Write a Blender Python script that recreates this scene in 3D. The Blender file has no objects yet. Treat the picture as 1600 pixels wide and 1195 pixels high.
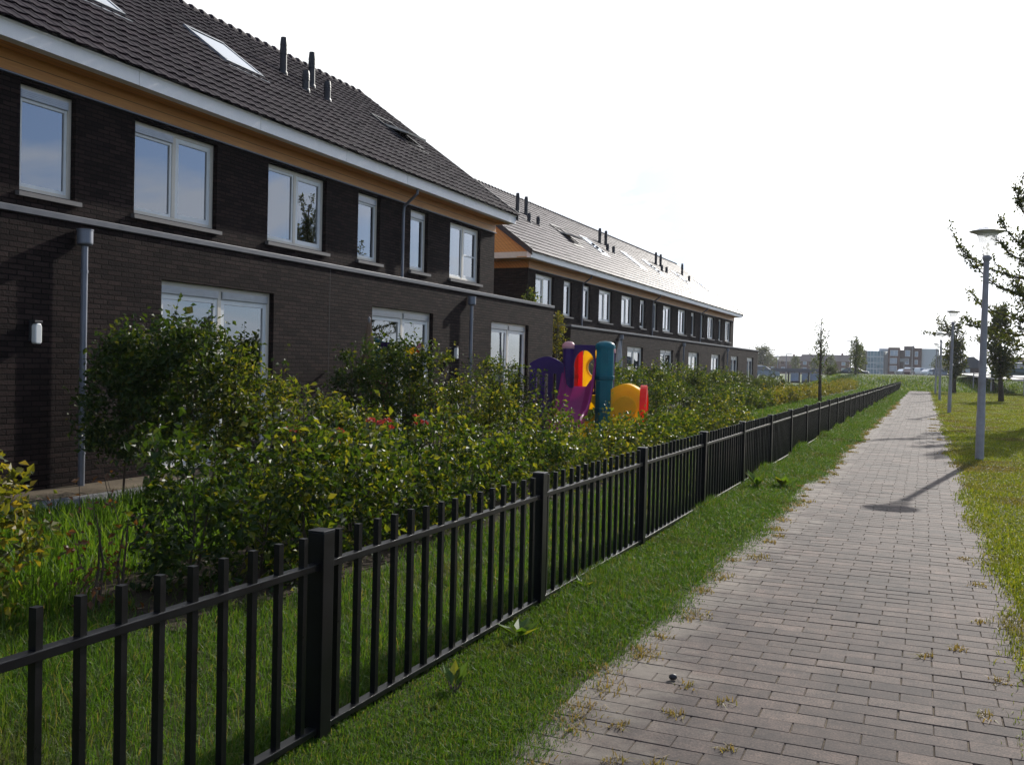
import bpy, math, random
import numpy as np
from mathutils import Vector, Matrix

# ------------------------------------------------------------------ camera, world, sun, exposure
S = bpy.context.scene
COL = S.collection
R = math.radians

def make_camera():
    yaw, pit, rol = R(23.25), R(-1.01), R(1.35)
    fw = Vector((-math.sin(yaw)*math.cos(pit), math.cos(yaw)*math.cos(pit), math.sin(pit)))
    rt = Vector((math.cos(yaw), math.sin(yaw), 0))
    up = rt.cross(fw)
    r2 = rt*math.cos(rol) + up*math.sin(rol)
    u2 = up*math.cos(rol) - rt*math.sin(rol)
    cam = bpy.data.cameras.new('camera')
    cam.sensor_width = 36.0
    cam.lens = 1500/1600*36
    cam.clip_start = 0.05
    cam.clip_end = 4000
    o = bpy.data.objects.new('camera', cam)
    m = Matrix((r2, u2, -fw)).transposed().to_4x4()
    m.translation = (0, 0, 1.6)
    o.matrix_world = m
    COL.objects.link(o)
    S.camera = o
make_camera()

SUN_AZ, SUN_EL = R(9.3), R(27.5)          # clockwise from +Y, elevation
def make_light():
    w = bpy.data.worlds.new('World')
    S.world = w
    w.use_nodes = True
    nt = w.node_tree
    N, L = nt.nodes, nt.links
    for n in list(N): N.remove(n)
    out = N.new('ShaderNodeOutputWorld')
    bg = N.new('ShaderNodeBackground')
    bg.inputs['Strength'].default_value = 0.11
    sky = N.new('ShaderNodeTexSky')
    sky.sky_type = 'NISHITA'
    sky.sun_disc = False
    sky.sun_elevation = SUN_EL
    sky.sun_rotation = SUN_AZ
    sky.air_density = 1.0
    sky.dust_density = 1.2
    sky.ozone_density = 1.0
    tc = N.new('ShaderNodeTexCoord')
    sep = N.new('ShaderNodeSeparateXYZ')
    L.new(tc.outputs['Generated'], sep.inputs[0])
    add = N.new('ShaderNodeMath'); add.operation = 'ADD'; add.inputs[1].default_value = 0.22
    L.new(sep.outputs['Z'], add.inputs[0])
    mx = N.new('ShaderNodeMath'); mx.operation = 'MAXIMUM'; mx.inputs[1].default_value = 0.05
    L.new(add.outputs[0], mx.inputs[0])
    dx = N.new('ShaderNodeMath'); dx.operation = 'DIVIDE'
    dy = N.new('ShaderNodeMath'); dy.operation = 'DIVIDE'
    L.new(sep.outputs['X'], dx.inputs[0]); L.new(mx.outputs[0], dx.inputs[1])
    L.new(sep.outputs['Y'], dy.inputs[0]); L.new(mx.outputs[0], dy.inputs[1])
    cmb = N.new('ShaderNodeCombineXYZ')
    L.new(dx.outputs[0], cmb.inputs[0]); L.new(dy.outputs[0], cmb.inputs[1])
    cmb.inputs[2].default_value = 3.7
    no = N.new('ShaderNodeTexNoise')
    no.inputs['Scale'].default_value = 1.15
    no.inputs['Detail'].default_value = 9
    no.inputs['Roughness'].default_value = 0.58
    no.inputs['Distortion'].default_value = 0.35
    L.new(cmb.outputs[0], no.inputs['Vector'])
    rp = N.new('ShaderNodeValToRGB')
    rp.color_ramp.elements[0].position = 0.49; rp.color_ramp.elements[0].color = (0, 0, 0, 1)
    rp.color_ramp.elements[1].position = 0.60; rp.color_ramp.elements[1].color = (1, 1, 1, 1)
    L.new(no.outputs['Fac'], rp.inputs[0])
    mul = N.new('ShaderNodeMath'); mul.operation = 'MULTIPLY'; mul.inputs[1].default_value = 0.85
    L.new(rp.outputs['Color'], mul.inputs[0])
    mix = N.new('ShaderNodeMix'); mix.data_type = 'RGBA'
    L.new(mul.outputs[0], mix.inputs['Factor'])
    blu = N.new('ShaderNodeMix'); blu.data_type = 'RGBA'; blu.blend_type = 'MULTIPLY'; blu.inputs['Factor'].default_value = 1.0
    L.new(sky.outputs[0], blu.inputs[6]); blu.inputs[7].default_value = (0.72, 0.95, 1.35, 1)
    bl2 = N.new('ShaderNodeMix'); bl2.data_type = 'RGBA'; bl2.inputs['Factor'].default_value = 0.65
    L.new(blu.outputs[2], bl2.inputs[6]); bl2.inputs[7].default_value = (2.9, 3.75, 5.3, 1)
    L.new(bl2.outputs[2], mix.inputs[6])
    mix.inputs[7].default_value = (6.6, 6.9, 7.4, 1)
    # bright thin overcast on the sun's side of the sky, broken here and there
    dot = N.new('ShaderNodeVectorMath'); dot.operation = 'DOT_PRODUCT'
    L.new(tc.outputs['Generated'], dot.inputs[0])
    VA, VE = R(-24), R(24)          # middle of the bright veil, a little west of the sun
    dot.inputs[1].default_value = (math.sin(VA)*math.cos(VE), math.cos(VA)*math.cos(VE), math.sin(VE))
    dsn = N.new('ShaderNodeVectorMath'); dsn.operation = 'DOT_PRODUCT'
    L.new(tc.outputs['Generated'], dsn.inputs[0])
    dsn.inputs[1].default_value = (math.sin(SUN_AZ)*math.cos(SUN_EL), math.cos(SUN_AZ)*math.cos(SUN_EL), math.sin(SUN_EL))
    mx0 = N.new('ShaderNodeMath'); mx0.operation = 'MAXIMUM'; mx0.inputs[1].default_value = 0.0
    L.new(dsn.outputs['Value'], mx0.inputs[0])
    pw = N.new('ShaderNodeMath'); pw.operation = 'POWER'; pw.inputs[1].default_value = 14
    L.new(mx0.outputs[0], pw.inputs[0])
    gl = N.new('ShaderNodeMath'); gl.operation = 'MULTIPLY_ADD'; gl.inputs[1].default_value = 18.0; gl.inputs[2].default_value = 9.2
    L.new(pw.outputs[0], gl.inputs[0])
    tnt = N.new('ShaderNodeMix'); tnt.data_type = 'RGBA'; tnt.blend_type = 'MULTIPLY'; tnt.inputs['Factor'].default_value = 1.0
    L.new(gl.outputs[0], tnt.inputs[6]); tnt.inputs[7].default_value = (0.99, 1.0, 1.02, 1)
    mr = N.new('ShaderNodeMapRange'); mr.interpolation_type = 'SMOOTHSTEP'
    mr.inputs[1].default_value = 0.50; mr.inputs[2].default_value = 0.80
    L.new(dot.outputs['Value'], mr.inputs[0])
    nm = N.new('ShaderNodeMapRange'); nm.inputs[1].default_value = 0.36; nm.inputs[2].default_value = 0.48
    nm.inputs[3].default_value = 0.40; nm.inputs[4].default_value = 1.0
    L.new(no.outputs['Fac'], nm.inputs[0])
    hz = N.new('ShaderNodeMath'); hz.operation = 'MULTIPLY'; hz.use_clamp = True
    L.new(mr.outputs[0], hz.inputs[0]); L.new(nm.outputs[0], hz.inputs[1])
    mix1 = mix
    mix = N.new('ShaderNodeMix'); mix.data_type = 'RGBA'
    L.new(hz.outputs[0], mix.inputs['Factor'])
    L.new(mix1.outputs[2], mix.inputs[6])
    L.new(tnt.outputs[2], mix.inputs[7])
    L.new(mix.outputs[2], bg.inputs['Color'])
    L.new(bg.outputs[0], out.inputs[0])
    sun = bpy.data.lights.new('sun', 'SUN')
    sun.energy = 4.8
    sun.angle = R(0.53)
    sun.color = (1.0, 0.95, 0.87)
    o = bpy.data.objects.new('sun', sun)
    d = Vector((math.sin(SUN_AZ)*math.cos(SUN_EL), math.cos(SUN_AZ)*math.cos(SUN_EL), math.sin(SUN_EL)))
    o.rotation_euler = d.to_track_quat('Z', 'Y').to_euler()
    o.location = (20, 60, 40)
    COL.objects.link(o)
make_light()
S.view_settings.view_transform = 'Standard'
S.view_settings.look = 'None'
S.view_settings.exposure = 0.25
S.view_settings.gamma = 1
S.render.engine = 'CYCLES'
S.cycles.max_bounces = 8
S.cycles.transparent_max_bounces = 16
S.cycles.caustics_reflective = False
S.cycles.caustics_refractive = False
S.cycles.sample_clamp_indirect = 6.0

# ------------------------------------------------------------------ material helpers
def new_mat(name):
    m = bpy.data.materials.new(name)
    m.use_nodes = True
    nt = m.node_tree
    for n in list(nt.nodes): nt.nodes.remove(n)
    out = nt.nodes.new('ShaderNodeOutputMaterial')
    return m, nt, out

def ramp(nt, stops, src=None):
    r = nt.nodes.new('ShaderNodeValToRGB')
    el = r.color_ramp.elements
    while len(el) < len(stops): el.new(0.5)
    for e, (p, c) in zip(el, stops):
        e.position = p; e.color = (*c, 1) if len(c) == 3 else c
    if src is not None: nt.links.new(src, r.inputs[0])
    return r

def noise(nt, scale, detail=4, rough=0.55, vec=None, coord='Object'):
    n = nt.nodes.new('ShaderNodeTexNoise')
    n.inputs['Scale'].default_value = scale
    n.inputs['Detail'].default_value = detail
    n.inputs['Roughness'].default_value = rough
    if vec is None:
        t = nt.nodes.new('ShaderNodeTexCoord'); vec = t.outputs[coord]
    nt.links.new(vec, n.inputs['Vector'])
    return n

def mixc(nt, fac, a, b, mode='MIX'):
    m = nt.nodes.new('ShaderNodeMix'); m.data_type = 'RGBA'; m.blend_type = mode
    for sock, v in ((m.inputs['Factor'], fac), (m.inputs[6], a), (m.inputs[7], b)):
        if hasattr(v, 'is_linked') or hasattr(v, 'links'): nt.links.new(v, sock)
        elif isinstance(v, (int, float)): sock.default_value = v
        else: sock.default_value = (*v, 1) if len(v) == 3 else v
    return m.outputs[2]

def principled(nt, out, col, rough=0.6, spec=0.5, metal=0.0):
    p = nt.nodes.new('ShaderNodeBsdfPrincipled')
    if hasattr(col, 'links'): nt.links.new(col, p.inputs['Base Color'])
    else: p.inputs['Base Color'].default_value = (*col, 1)
    if hasattr(rough, 'links'): nt.links.new(rough, p.inputs['Roughness'])
    else: p.inputs['Roughness'].default_value = rough
    p.inputs['Specular IOR Level'].default_value = spec
    p.inputs['Metallic'].default_value = metal
    if out is not None: nt.links.new(p.outputs[0], out.inputs[0])
    return p

def bump(nt, p, height, strength=0.4, dist=0.01):
    b = nt.nodes.new('ShaderNodeBump')
    b.inputs['Strength'].default_value = strength
    b.inputs['Distance'].default_value = dist
    nt.links.new(height, b.inputs['Height'])
    nt.links.new(b.outputs[0], p.inputs['Normal'])
    return b

def simple(name, col, rough=0.5, spec=0.5, metal=0.0, var=0.12, scale=6, bmp=0.0):
    """a painted or plain surface with slight mottling and uneven gloss"""
    m, nt, out = new_mat(name)
    n = noise(nt, scale, 5)
    dark = tuple(c*(1-var) for c in col); lite = tuple(min(1, c*(1+var)) for c in col)
    r = ramp(nt, [(0.3, dark), (0.7, lite)], n.outputs['Fac'])
    rr = ramp(nt, [(0.3, (rough*0.8,)*3), (0.75, (min(1, rough*1.2),)*3)], n.outputs['Fac'])
    p = principled(nt, out, r.outputs[0], rr.outputs[0], spec, metal)
    if bmp: bump(nt, p, noise(nt, scale*12, 3).outputs['Fac'], bmp, 0.004)
    return m

def mat_leaf(name, stops, trans=0.48, rough=0.46, spec=0.28):
    m, nt, out = new_mat(name)
    g = nt.nodes.new('ShaderNodeNewGeometry')
    r = ramp(nt, stops, g.outputs['Random Per Island'])
    p = principled(nt, None, r.outputs[0], rough, spec)
    t = nt.nodes.new('ShaderNodeBsdfTranslucent')
    yel = mixc(nt, 1.0, r.outputs[0], (1.9, 1.75, 0.55), 'MULTIPLY')
    nt.links.new(yel, t.inputs['Color'])
    mx = nt.nodes.new('ShaderNodeMixShader')
    mx.inputs[0].default_value = trans
    nt.links.new(p.outputs[0], mx.inputs[1]); nt.links.new(t.outputs[0], mx.inputs[2])
    nt.links.new(mx.outputs[0], out.inputs[0])
    return m

def mat_grass(name, stops, dry=None, dryscale=0.5, lo=0.52, hi=0.64, trans=0.4):
    m, nt, out = new_mat(name)
    g = nt.nodes.new('ShaderNodeNewGeometry')
    c = ramp(nt, stops, g.outputs['Random Per Island']).outputs[0]
    if dry:
        n = noise(nt, dryscale, 5, 0.6)
        f = ramp(nt, [(lo, (0, 0, 0)), (hi, (1, 1, 1))], n.outputs['Fac'])
        c2 = ramp(nt, dry, g.outputs['Random Per Island']).outputs[0]
        c = mixc(nt, f.outputs[0], c, c2)
    p = principled(nt, None, c, 0.55, 0.16)
    t = nt.nodes.new('ShaderNodeBsdfTranslucent')
    nt.links.new(mixc(nt, 1.0, c, (1.7, 1.6, 0.6), 'MULTIPLY'), t.inputs['Color'])
    mx = nt.nodes.new('ShaderNodeMixShader'); mx.inputs[0].default_value = trans
    nt.links.new(p.outputs[0], mx.inputs[1]); nt.links.new(t.outputs[0], mx.inputs[2])
    nt.links.new(mx.outputs[0], out.inputs[0])
    return m

def mat_brick():
    m, nt, out = new_mat('dark_brick')
    tc = nt.nodes.new('ShaderNodeTexCoord')
    uv = tc.outputs['UV']
    # wobble the courses a little: hand-formed bricks
    nw = noise(nt, 9.0, 2, 0.5, uv)
    off = nt.nodes.new('ShaderNodeVectorMath'); off.operation = 'MULTIPLY_ADD'
    nt.links.new(nw.outputs['Color'], off.inputs[0])
    off.inputs[1].default_value = (0.022, 0.013, 0); nt.links.new(uv, off.inputs[2])
    b = nt.nodes.new('ShaderNodeTexBrick')
    b.inputs['Scale'].default_value = 1.0
    b.inputs['Brick Width'].default_value = 0.22
    b.inputs['Row Height'].default_value = 0.0625
    b.inputs['Mortar Size'].default_value = 0.0085
    b.inputs['Mortar Smooth'].default_value = 0.35
    b.inputs['Bias'].default_value = 0.0
    b.inputs['Color1'].default_value = (0.014, 0.0092, 0.0088, 1)
    b.inputs['Color2'].default_value = (0.038, 0.025, 0.0225, 1)
    b.inputs['Mortar'].default_value = (0.005, 0.0042, 0.004, 1)
    nt.links.new(off.outputs[0], b.inputs['Vector'])
    n2 = noise(nt, 34.0, 4, 0.6, uv)
    n3 = noise(nt, 0.9, 4, 0.6, uv)
    c = mixc(nt, 0.55, b.outputs['Color'], ramp(nt, [(0.3, (0.45, 0.45, 0.47)), (0.72, (1.25, 1.2, 1.15))], n2.outputs['Fac']).outputs[0], 'MULTIPLY')
    c = mixc(nt, 0.5, c, ramp(nt, [(0.3, (0.75, 0.75, 0.78)), (0.7, (1.2, 1.18, 1.15))], n3.outputs['Fac']).outputs[0], 'MULTIPLY')
    p = principled(nt, out, c, 0.9, 0.08)
    h = nt.nodes.new('ShaderNodeMath'); h.operation = 'MULTIPLY_ADD'
    nt.links.new(b.outputs['Fac'], h.inputs[0]); h.inputs[1].default_value = -1.0
    hn = nt.nodes.new('ShaderNodeMath'); hn.operation = 'MULTIPLY'; hn.inputs[1].default_value = 0.75
    nt.links.new(n2.outputs['Fac'], hn.inputs[0]); nt.links.new(hn.outputs[0], h.inputs[2])
    bump(nt, p, h.outputs[0], 1.0, 0.014)
    return m

def mat_tile(name='roof_tile', rough=0.75, spec=0.14, k=1.0):
    m, nt, out = new_mat(name)
    g = nt.nodes.new('ShaderNodeNewGeometry')
    r = ramp(nt, [(0.0, tuple(k*v for v in (0.0130, 0.0066, 0.0118))), (0.6, tuple(k*v for v in (0.0175, 0.0095, 0.0155))), (1.0, tuple(k*v for v in (0.026, 0.0145, 0.0205)))], g.outputs['Random Per Island'])
    n = noise(nt, 3.0, 5)
    c = mixc(nt, 0.6, r.outputs[0], ramp(nt, [(0.3, (0.75,)*3), (0.7, (1.2,)*3)], n.outputs['Fac']).outputs[0], 'MULTIPLY')
    p = principled(nt, out, c, rough, spec)
    bump(nt, p, noise(nt, 60, 3).outputs['Fac'], 0.12, 0.004)
    return m

def mat_wood(name='larch_boards', axis='Y', board=0.14, c1=(0.70, 0.33, 0.085), c2=(0.54, 0.225, 0.055)):
    m, nt, out = new_mat(name)
    tc = nt.nodes.new('ShaderNodeTexCoord')
    mp = nt.nodes.new('ShaderNodeMapping')
    mp.inputs['Scale'].default_value = (14, 0.8, 14) if axis == 'Y' else (0.8, 14, 14)
    nt.links.new(tc.outputs['Object'], mp.inputs[0])
    n = noise(nt, 2.0, 6, 0.6, mp.outputs[0])
    c = ramp(nt, [(0.3, c2), (0.7, c1)], n.outputs['Fac']).outputs[0]
    sep = nt.nodes.new('ShaderNodeSeparateXYZ'); nt.links.new(tc.outputs['Object'], sep.inputs[0])
    sm = nt.nodes.new('ShaderNodeMath'); sm.operation = 'ADD'
    nt.links.new(sep.outputs['Z'], sm.inputs[0]); nt.links.new(sep.outputs['X'], sm.inputs[1])
    fr = nt.nodes.new('ShaderNodeMath'); fr.operation = 'PINGPONG'; fr.inputs[1].default_value = board/2
    nt.links.new(sm.outputs[0], fr.inputs[0])
    gv = ramp(nt, [(0.0, (0.25, 0.2, 0.15)), (0.06, (1, 1, 1))], fr.outputs[0])
    gv.color_ramp.elements[0].position = 0.003; gv.color_ramp.elements[1].position = 0.007
    c = mixc(nt, 1.0, c, gv.outputs[0], 'MULTIPLY')
    p = principled(nt, out, c, 0.5, 0.4)
    bump(nt, p, n.outputs['Fac'], 0.2, 0.004)
    return m

def mat_glass(name='window_glass', tint=(0.62, 0.66, 0.68), ior=1.8, base=0.24):
    m, nt, out = new_mat(name)
    tr = nt.nodes.new('ShaderNodeBsdfTransparent'); tr.inputs[0].default_value = (*tint, 1)
    gl = nt.nodes.new('ShaderNodeBsdfGlossy'); gl.inputs['Roughness'].default_value = 0.004
    gl.inputs['Color'].default_value = (0.86, 0.90, 0.97, 1)
    fr = nt.nodes.new('ShaderNodeFresnel'); fr.inputs['IOR'].default_value = ior
    nb = nt.nodes.new('ShaderNodeBump'); nb.inputs['Strength'].default_value = 0.03; nb.inputs['Distance'].default_value = 0.02
    nt.links.new(noise(nt, 1.6, 1).outputs['Fac'], nb.inputs['Height'])
    nt.links.new(nb.outputs[0], gl.inputs['Normal'])
    ad = nt.nodes.new('ShaderNodeMath'); ad.operation = 'ADD'; ad.use_clamp = True; ad.inputs[1].default_value = base
    nt.links.new(fr.outputs[0], ad.inputs[0])
    mx = nt.nodes.new('ShaderNodeMixShader')
    nt.links.new(ad.outputs[0], mx.inputs[0]); nt.links.new(tr.outputs[0], mx.inputs[1]); nt.links.new(gl.outputs[0], mx.inputs[2])
    nt.links.new(mx.outputs[0], out.inputs[0])
    return m

def mat_paver():
    m, nt, out = new_mat('concrete_paver')
    g = nt.nodes.new('ShaderNodeNewGeometry')
    r = ramp(nt, [(0.0, (0.046, 0.036, 0.034)), (0.35, (0.062, 0.048, 0.043)), (0.7, (0.070, 0.054, 0.049)), (1.0, (0.100, 0.078, 0.068))], g.outputs['Random Per Island'])
    sp = noise(nt, 95, 4, 0.75)
    c = mixc(nt, 0.75, r.outputs[0], ramp(nt, [(0.36, (0.42, 0.42, 0.43)), (0.5, (1.0, 1.0, 0.98)), (0.64, (1.85, 1.75, 1.65))], sp.outputs['Fac']).outputs[0], 'MULTIPLY')
    big = noise(nt, 1.1, 6, 0.65)
    c = mixc(nt, 0.7, c, ramp(nt, [(0.32, (0.62, 0.64, 0.65)), (0.68, (1.32, 1.25, 1.18))], big.outputs['Fac']).outputs[0], 'MULTIPLY')
    md = noise(nt, 9.0, 5, 0.7)
    c = mixc(nt, 0.8, c, ramp(nt, [(0.34, (0.62, 0.63, 0.65)), (0.66, (1.40, 1.32, 1.25))], md.outputs['Fac']).outputs[0], 'MULTIPLY')
    # blown sand lying along the left edge and in worn places
    tc = nt.nodes.new('ShaderNodeTexCoord'); sep = nt.nodes.new('ShaderNodeSeparateXYZ'); nt.links.new(tc.outputs['Object'], sep.inputs[0])
    ed = nt.nodes.new('ShaderNodeMapRange'); ed.inputs[1].default_value = -0.75; ed.inputs[2].default_value = -1.45
    ed.inputs[3].default_value = 0.0; ed.inputs[4].default_value = 0.36
    nt.links.new(sep.outputs['X'], ed.inputs[0])
    sn = noise(nt, 2.3, 6, 0.68)
    sa = nt.nodes.new('ShaderNodeMath'); sa.operation = 'ADD'; nt.links.new(ed.outputs[0], sa.inputs[0]); nt.links.new(sn.outputs['Fac'], sa.inputs[1])
    sf = ramp(nt, [(0.64, (0, 0, 0)), (0.86, (1, 1, 1))], sa.outputs[0])
    fm = nt.nodes.new('ShaderNodeMath'); fm.operation = 'MULTIPLY'; fm.inputs[1].default_value = 0.6
    nt.links.new(sf.outputs[0], fm.inputs[0])
    c = mixc(nt, fm.outputs[0], c, (0.21, 0.18, 0.145))
    p = principled(nt, out, c, 0.85, 0.25)
    bump(nt, p, sp.outputs['Fac'], 0.55, 0.004)
    return m

def mat_ground(name, a, b, c, scale=0.6, rough=0.95):
    m, nt, out = new_mat(name)
    n = noise(nt, scale, 8, 0.65); n2 = noise(nt, scale*40, 4, 0.6)
    col = ramp(nt, [(0.3, a), (0.52, b), (0.72, c)], n.outputs['Fac']).outputs[0]
    col = mixc(nt, 0.8, col, ramp(nt, [(0.3, (0.55,)*3), (0.7, (1.4,)*3)], n2.outputs['Fac']).outputs[0], 'MULTIPLY')
    p = principled(nt, out, col, rough, 0.1)
    bump(nt, p, n2.outputs['Fac'], 0.6, 0.02)
    return m

M = {}
M['brick'] = mat_brick()
M['tile'] = mat_tile()
M['flat_tile'] = mat_tile('flat_roof_tile', 0.55, 0.22, 2.0)
M['wood'] = mat_wood()
M['wood_x'] = mat_wood('larch_gable', 'X')
M['white'] = simple('white_gutter_paint', (0.90, 0.85, 0.82), 0.45, 0.4, var=0.04)
M['frame'] = simple('beige_window_paint', (0.66, 0.59, 0.49), 0.4, 0.45, var=0.05)
M['sash'] = simple('white_sash_paint', (0.74, 0.74, 0.72), 0.38, 0.45, var=0.04)
M['grill'] = simple('grey_aluminium_vent', (0.33, 0.34, 0.36), 0.35, 0.5, 0.6)
M['zinc'] = simple('grey_zinc', (0.17, 0.18, 0.21), 0.45, 0.5, 0.4)
M['trim'] = simple('dark_zinc_trim', (0.085, 0.088, 0.102), 0.5, 0.35, 0.2)
M['sill'] = simple('dark_stone_sill', (0.13, 0.12, 0.115), 0.6, 0.4)
M['glass'] = mat_glass()
M['roofglass'] = mat_glass('skylight_glass', (0.12, 0.13, 0.15), 2.0, 0.22)
M['curtain'] = simple('net_curtain', (0.38, 0.38, 0.38), 0.9, 0.1, var=0.05)
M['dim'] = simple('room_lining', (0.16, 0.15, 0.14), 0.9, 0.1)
M['black'] = simple('black_metal', (0.0045, 0.0045, 0.0055), 0.34, 0.26, var=0.2, scale=14)
M['darkplastic'] = simple('dark_plastic', (0.025, 0.023, 0.026), 0.5, 0.4)
M['flatroof'] = simple('roof_felt', (0.05, 0.05, 0.05), 0.9, 0.2)
M['paver'] = mat_paver()

# ------------------------------------------------------------------ mesh helpers
def link(name, me, m=None, parent=None, loc=None, rotz=0.0, smooth=False):
    o = bpy.data.objects.new(name, me)
    if m is not None:
        for mm in (m if isinstance(m, (list, tuple)) else [m]): me.materials.append(mm)
    if parent is not None: o.parent = parent
    if loc is not None: o.location = loc
    o.rotation_euler[2] = rotz
    if smooth:
        me.polygons.foreach_set('use_smooth', [True]*len(me.polygons))
    COL.objects.link(o)
    return o

def tag(o, label=None, cat=None, group=None, kind=None):
    if label: o['label'] = label
    if cat: o['category'] = cat
    if group: o['group'] = group
    if kind: o['kind'] = kind
    return o

def thing(name, label, cat, loc=(0, 0, 0), rotz=0.0, group=None):
    o = bpy.data.objects.new(name, None)
    o.empty_display_size = 0.2
    o.location = loc; o.rotation_euler = (0, 0, rotz)
    COL.objects.link(o)
    return tag(o, label, cat, group)

class MB:
    """collects faces; builds one mesh"""
    def __init__(s): s.v = []; s.f = []; s.uv = {}; s.mi = {}
    def face(s, pts, uv=None, mi=0):
        i = len(s.v); s.v += [tuple(p) for p in pts]
        s.f.append(list(range(i, i+len(pts))))
        if uv: s.uv[len(s.f)-1] = uv
        if mi: s.mi[len(s.f)-1] = mi
    def box(s, x0, x1, y0, y1, z0, z1, mi=0):
        i = len(s.v)
        s.v += [(x0,y0,z0),(x1,y0,z0),(x1,y1,z0),(x0,y1,z0),(x0,y0,z1),(x1,y0,z1),(x1,y1,z1),(x0,y1,z1)]
        for q in ((0,3,2,1),(4,5,6,7),(0,1,5,4),(1,2,6,5),(2,3,7,6),(3,0,4,7)):
            s.f.append([i+k for k in q])
            if mi: s.mi[len(s.f)-1] = mi
        return s
    def tube(s, pts, rad, n=8, cap=True):
        pts = [Vector(p) for p in pts]
        if isinstance(rad, (int, float)): rad = [rad]*len(pts)
        base = len(s.v)
        prev = None
        for k, p in enumerate(pts):
            a = pts[max(0, k-1)]; b = pts[min(len(pts)-1, k+1)]
            t = (b-a).normalized() if (b-a).length > 1e-9 else Vector((0,0,1))
            if prev is None:
                ref = Vector((1,0,0)) if abs(t.x) < 0.9 else Vector((0,1,0))
                u = t.cross(ref).normalized()
            else:
                u = (prev - t*prev.dot(t))
                u = u.normalized() if u.length > 1e-6 else t.orthogonal().normalized()
            prev = u; w = t.cross(u)
            for j in range(n):
                an = 2*math.pi*j/n
                s.v.append(tuple(p + (u*math.cos(an)+w*math.sin(an))*rad[k]))
        for k in range(len(pts)-1):
            for j in range(n):
                s.f.append([base+k*n+j, base+k*n+(j+1)%n, base+(k+1)*n+(j+1)%n, base+(k+1)*n+j])
        if cap:
            s.f.append([base+j for j in range(n)][::-1])
            s.f.append([base+(len(pts)-1)*n+j for j in range(n)])
        return s
    def lathe(s, prof, c=(0,0,0), n=24):
        base = len(s.v)
        for r, z in prof:
            for j in range(n):
                a = 2*math.pi*j/n
                s.v.append((c[0]+r*math.cos(a), c[1]+r*math.sin(a), c[2]+z))
        for k in range(len(prof)-1):
            for j in range(n):
                s.f.append([base+k*n+j, base+k*n+(j+1)%n, base+(k+1)*n+(j+1)%n, base+(k+1)*n+j])
        return s
    def prism(s, poly, axis, a, b, mi=0):
        """poly: 2D points; extruded along axis ('x','y','z') from a to b"""
        def P(p, t):
            return {'x': (t, p[0], p[1]), 'y': (p[0], t, p[1]), 'z': (p[0], p[1], t)}[axis]
        i = len(s.v); n = len(poly)
        s.v += [P(p, a) for p in poly] + [P(p, b) for p in poly]
        fs = [[i+k for k in range(n)][::-1], [i+n+k for k in range(n)]]
        fs += [[i+k, i+(k+1)%n, i+n+(k+1)%n, i+n+k] for k in range(n)]
        for q in fs:
            s.f.append(q)
            if mi: s.mi[len(s.f)-1] = mi
        return s
    def build(s, name, m=None, parent=None, loc=None, rotz=0.0, smooth=False, bevel=0.0, fixn=True):
        me = bpy.data.meshes.new(name)
        me.from_pydata(s.v, [], s.f)
        if s.uv:
            ul = me.uv_layers.new(name='UVMap')
            for pi, uvs in s.uv.items():
                p = me.polygons[pi]
                for k, li in enumerate(p.loop_indices): ul.data[li].uv = uvs[k]
        for pi, k in s.mi.items(): me.polygons[pi].material_index = k
        if fixn and not s.uv:
            import bmesh
            bm = bmesh.new(); bm.from_mesh(me)
            bmesh.ops.recalc_face_normals(bm, faces=bm.faces)
            bm.to_mesh(me); bm.free()
        me.update()
        o = link(name, me, m, parent, loc, rotz, smooth)
        if bevel:
            b = o.modifiers.new('bevel', 'BEVEL'); b.width = bevel; b.segments = 2; b.limit_method = 'ANGLE'
        return o

def mesh_np(name, V, F):
    """V (n,3) float, F (m,k) int -> mesh"""
    me = bpy.data.meshes.new(name)
    V = np.ascontiguousarray(V, dtype=np.float32); F = np.ascontiguousarray(F, dtype=np.int32)
    me.vertices.add(len(V)); me.vertices.foreach_set('co', V.ravel())
    me.loops.add(F.size); me.loops.foreach_set('vertex_index', F.ravel())
    me.polygons.add(len(F)); me.polygons.foreach_set('loop_start', np.arange(0, F.size, F.shape[1], dtype=np.int32))
    me.polygons.foreach_set('use_smooth', [False]*len(F))
    me.update(calc_edges=True)
    return me

def unit(a): return a/np.maximum(np.linalg.norm(a, axis=-1, keepdims=True), 1e-9)

def leaves_mesh(name, P, D, N_, L, wr=0.62, fold=0.18):
    """P base points, D leaf axes, N_ leaf normals, L lengths; every leaf a folded four-sided blade"""
    n = len(P); L = np.asarray(L).reshape(-1, 1)
    D = unit(D); W = unit(np.cross(D, N_)); U = np.cross(W, D)
    w = L*wr*0.5
    a = P; b = P + D*L*0.45 + W*w + U*L*fold; c = P + D*L; d = P + D*L*0.45 - W*w + U*L*fold
    V = np.stack([a, b, c, d], 1).reshape(-1, 3)
    F = np.arange(4*n).reshape(-1, 4)
    return mesh_np(name, V, F)

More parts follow.
